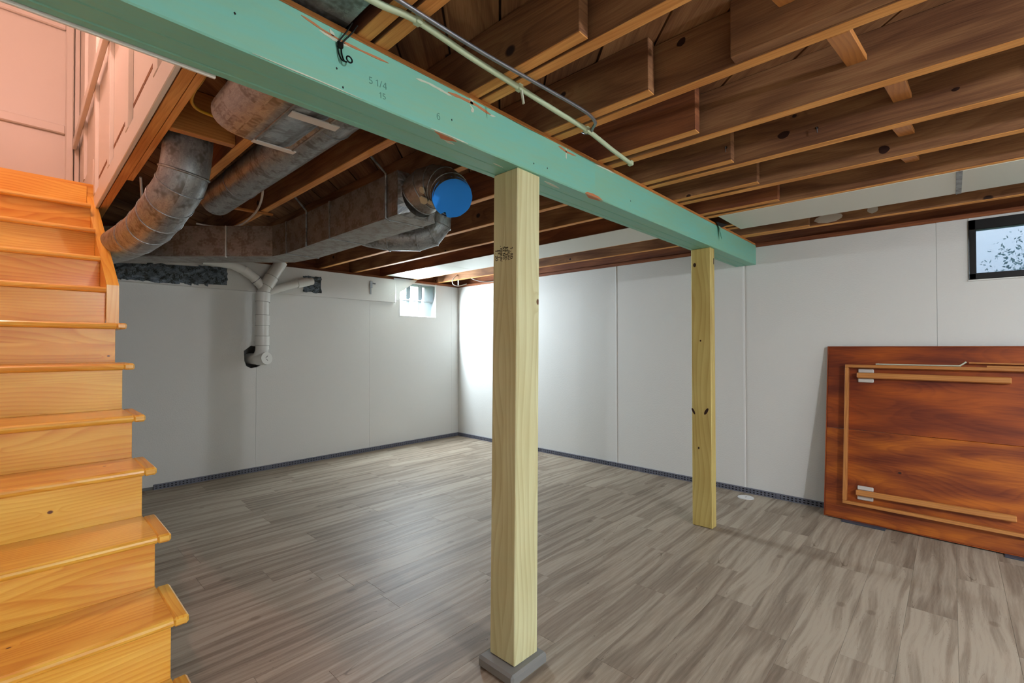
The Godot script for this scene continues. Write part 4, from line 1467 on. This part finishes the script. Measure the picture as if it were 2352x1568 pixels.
	var pts := [Vector3(-0.03, 0.03, 0.0), Vector3(0.03, 0.03, 0.012), Vector3(-0.015, -0.01, 0.012), Vector3(0.04, -0.005, 0.0), Vector3(0.0, -0.05, 0.018), Vector3(0.035, -0.06, 0.004), Vector3(0.03, -0.095, 0.014)]
	for k in pts.size() - 2:
		for s in [0.0, 0.0015]:
			b.flat(pts[k] + Vector3(0, 0, s), pts[k + 1] + Vector3(0, 0, s), pts[k + 2] + Vector3(0, 0, s), Vector3(0, 0, 1 if s > 0 else -1), Vector2.ZERO, Vector2.RIGHT, Vector2.ONE)
	part("sheet", b, M.teal, o2)
	b = MB.new()
	b.prism(PackedVector2Array([Vector2(-0.05, 0.028), Vector2(0.10, 0.028), Vector2(0.06, 0.012), Vector2(0.02, -0.004), Vector2(-0.02, 0.004)]), 0.014, 0.016, Transform3D(Basis(Vector3(1, 0, 0.25), Vector3.UP, Vector3(0, 0, 1)), Vector3(0, 0, 0)))
	part("tape", b, M.dark, o2)
	for q in [[-0.664, 2.296, 0.10, 0.035, "rounded torn paper scrap with a ring mark stuck to the last joist by the pan"], [-0.971, 2.330, 0.05, 0.022, "small torn paper scrap stuck to the last joist near the beam end"], [-0.403, 2.306, 0.035, 0.03, "short torn paper tab stuck to the last joist toward the black-framed window"]]:
		b = MB.new()
		var poly := PackedVector2Array()
		for k in 11:
			var a := TAU * k / 11
			poly.append(Vector2(cos(a) * q[2] * rng.randf_range(0.8, 1.1), sin(a) * q[3] * rng.randf_range(0.75, 1.1)))
		b.prism(poly, 0.0, 0.002, Transform3D(Basis(Vector3(0, 0, 1), Vector3.UP, Vector3(-1, 0, 0)), Vector3.ZERO))
		var sc := single("paper_scrap", b, M.paper, q[4], "paper scrap", "torn paper on the last joist")
		sc.position = Vector3(4.2045, q[1], q[0])
	# bent nails standing out of the joist faces
	for q in [[2.515, 2.325, -0.442, "bent nail in the fifth joist from the black-window wall beside a knot"], [2.43, 2.318, -0.814, "bent nail in the lapped joist end beside the green beam"]]:
		o = thing("bent_nail", q[3], "nail", Vector3(q[0], q[1], q[2]))
		b = MB.new()
		b.tube(bez([Vector3(0.0, 0, 0), Vector3(-0.012, 0.0, 0), Vector3(-0.018, -0.008, 0.002), Vector3(-0.018, -0.028, 0.004)], 4), 0.002, 6)
		part("shank", b, M.steel, o)
		b = MB.new()
		b.tube([Vector3(-0.001, 0, 0), Vector3(-0.003, 0, 0)], 0.006, 10)
		part("head", b, M.darksteel, o)


# ---------------------------------------------------------------- folding table leaning on the wall
func table() -> void:
	var o := thing("folding_table", "stained plywood folding table leaning on its side against the white wall", "table", Vector3(4.355, 0.012, -0.735))
	var u := Vector3(-0.03, 0, 0.9995).normalized()
	var v := Vector3(0.14, 0.99, 0)
	v = (v - u * u.dot(v)).normalized()
	var nn := u.cross(v).normalized()
	o.basis = Basis(u, v, nn)      # x along the table, y up its face, z out of its underside
	var L := 1.9
	var Hh := 1.316
	var b := MB.new()
	b.box2(Vector3(0, 0, 0), Vector3(L, 0.674, 0.018), 0.002, 0, Vector2(0.1, 0.1))
	part("top_board", b, M.ply, o)
	b = MB.new()
	b.box2(Vector3(0, 0.6755, 0), Vector3(L, Hh, 0.018), 0.002, 0, Vector2(0.9, 0.7))
	part("top_board", b, M.ply2, o)
	b = MB.new()
	for q in [[Vector3(-0.006, -0.006, -0.004), Vector3(L + 0.006, 0.0, 0.020)], [Vector3(-0.006, Hh, -0.004), Vector3(L + 0.006, Hh + 0.006, 0.020)], [Vector3(-0.006, 0.0, -0.004), Vector3(0.0, Hh, 0.020)], [Vector3(L, 0.0, -0.004), Vector3(L + 0.006, Hh, 0.020)]]:
		b.box2(q[0], q[1], 0.001)
	part("edge_banding", b, M.ply2, o)
	# apron frame round the underside
	for q in [[Vector3(0.122, 1.150, 0.018), Vector3(L - 0.12, 1.172, 0.072)], [Vector3(0.122, 0.118, 0.018), Vector3(L - 0.12, 0.140, 0.072)]]:
		b = MB.new()
		b.box2(q[0], q[1], 0.002, 0, Vector2(0.2, q[0].y * 0.1))
		part("apron", b, M.fir, o)
	for x in [0.122, L - 0.142]:
		b = MB.new()
		b.box2(Vector3(x, 0.1405, 0.018), Vector3(x + 0.022, 1.1495, 0.072), 0.002, 1, Vector2(0.5, 0.06))
		part("apron", b, M.fir, o)
	# legs folded flat, each between two hinge plates
	leg(o, Vector3(0.196, 1.092, 0.045), Vector3(1.012, 1.090, 0.045))
	leg(o, Vector3(0.202, 0.212, 0.045), Vector3(1.022, 0.222, 0.045))
	# sticks lying on the upper apron: things of their own
	b = MB.new()
	b.tube(bez([Vector3(0, 0.004, 0), Vector3(0.02, 0.006, 0), Vector3(0.045, 0.004, 0), Vector3(0.43, 0.004, 0), Vector3(0.46, 0.006, 0), Vector3(0.492, 0.032, 0)], 4), 0.005, 8)
	var s1 := single("bent_rod", b, M.primer, "thin pale rod with an upturned end lying on the table apron", "rod")
	s1.transform = o.transform * Transform3D(Basis(), Vector3(0.31, 1.177, 0.045))
	b = MB.new()
	b.box2(Vector3(0, 0, 0), Vector3(0.62, 0.009, 0.03), 0.001, 0)
	var s2 := single("flat_stick", b, M.fir, "flat wooden stick lying over another on the table apron", "stick")
	s2.transform = o.transform * Transform3D(Basis(Vector3(0, 0, 1), -0.012), Vector3(0.815, 1.197, 0.03))
	b = MB.new()
	b.box2(Vector3(0, 0, 0), Vector3(0.56, 0.012, 0.03), 0.001, 0)
	var s3 := single("flat_stick", b, M.fir, "lower wooden stick resting directly on the table apron", "stick")
	s3.transform = o.transform * Transform3D(Basis(), Vector3(0.90, 1.173, 0.03))
	# black pads under the table's edge
	for q in [[4.30, -0.49, 0.26, "flat black pad under the corner of the folding table"], [4.275, 0.36, 0.26, "flat black pad under the middle of the folding table"]]:
		b = MB.new()
		b.box(Vector3(0, 0.004, 0), Vector3(0.07, 0.008, q[2]), 0.002)
		var sh := single("floor_pad", b, M.shim, q[3], "pad")
		sh.position = Vector3(q[0] + 0.012, 0, q[1])
		sh.rotation.y = -0.03

func leg(o: Node3D, a: Vector3, c: Vector3) -> void:
	var d := c - a
	var B := Basis(Vector3(0, 0, 1), atan2(d.y, d.x))
	var b := MB.new()
	b.box((a + c) * 0.5, Vector3(d.length(), 0.040, 0.046), 0.005, 0, B, Vector2(0.3, 0.03))
	var lg := part("leg", b, M.fir, o)
	for s in [-1.0, 1.0]:
		b = MB.new()
		b.box(a + Vector3(0.052, s * 0.036, -0.018), Vector3(0.098, 0.030, 0.014), 0.005)
		var pl := part("hinge_plate", b, M.tape, lg, "grey metal hinge plate")
		if pl:
			pass


# ---------------------------------------------------------------- outside the windows
func outside() -> void:
	var g := structure("floor_outside", "ground outside the house")
	var b := MB.new()
	b.box2(Vector3(XW + 0.281, 1.2, -40), Vector3(40, 1.6, 40))
	b.box2(Vector3(-40, 1.2, -40), Vector3(XW + 0.281, 1.6, ZW - 0.281))
	part("lawn", b, M.grass, g)
	# neighbouring white clapboard house seen through the glass blocks
	var o := thing("neighbouring_house", "white clapboard house wall outside the glass-block window", "house", Vector3(7.0, 1.6, -11.0))
	for k in 10:
		b = MB.new()
		b.box(Vector3(0, 0.06 + k * 0.11, 0), Vector3(9.0, 0.125, 0.02), 0.003, 0, Basis(Vector3(1, 0, 0), 0.09))
		part("clapboard", b, M.siding, o)
	tree(Vector3(6.6, 1.6, -12.2), 1.9, 1.5, 21, "leafy bush standing behind the white clapboard house")
	tree(Vector3(11.6, 1.6, -12.6), 2.0, 1.7, 23, "taller leafy tree behind the white clapboard house")
	tree(Vector3(12.2, 1.6, 1.72), 0.85, 1.35, 22, "pale leafy tree outside the black-framed window")

func tree(at: Vector3, h: float, r: float, sd: int, label: String) -> void:
	var o := thing("tree", label, "tree", at)
	var b := MB.new()
	b.tube([Vector3(0, -0.02, 0), Vector3(0.05, h * 0.5, 0), Vector3(0, h, 0.05), Vector3(0.1, h + r * 0.6, 0)], [0.12, 0.09, 0.07, 0.02], 10)
	part("trunk", b, M.bark, o)
	var rr := RandomNumberGenerator.new()
	rr.seed = sd
	b = MB.new()
	for k in 6000:
		var d := Vector3(rr.randfn(), rr.randfn(), rr.randfn()).normalized()
		var q := Vector3(0, h, 0) + d * r * (0.55 + 0.45 * rr.randf()) * (0.9 + 0.2 * sin(d.x * 5.0 + sd) * cos(d.z * 4.0))
		var B := Basis.from_euler(Vector3(rr.randf() * TAU, rr.randf() * TAU, rr.randf() * TAU))
		var s := rr.randf_range(0.02, 0.045)
		var nn := B.z
		b.tri(q - B.x * s, q + B.y * s * 0.5, q + B.x * s, nn, nn, nn, Vector2.ZERO, Vector2.RIGHT, Vector2.ONE)
		b.tri(q - B.x * s, q - B.y * s * 0.5, q + B.x * s, nn, nn, nn, Vector2.ZERO, Vector2.RIGHT, Vector2.ONE)
	var f := part("foliage", b, M.leaf, o)
	f.set_meta("kind", "stuff")
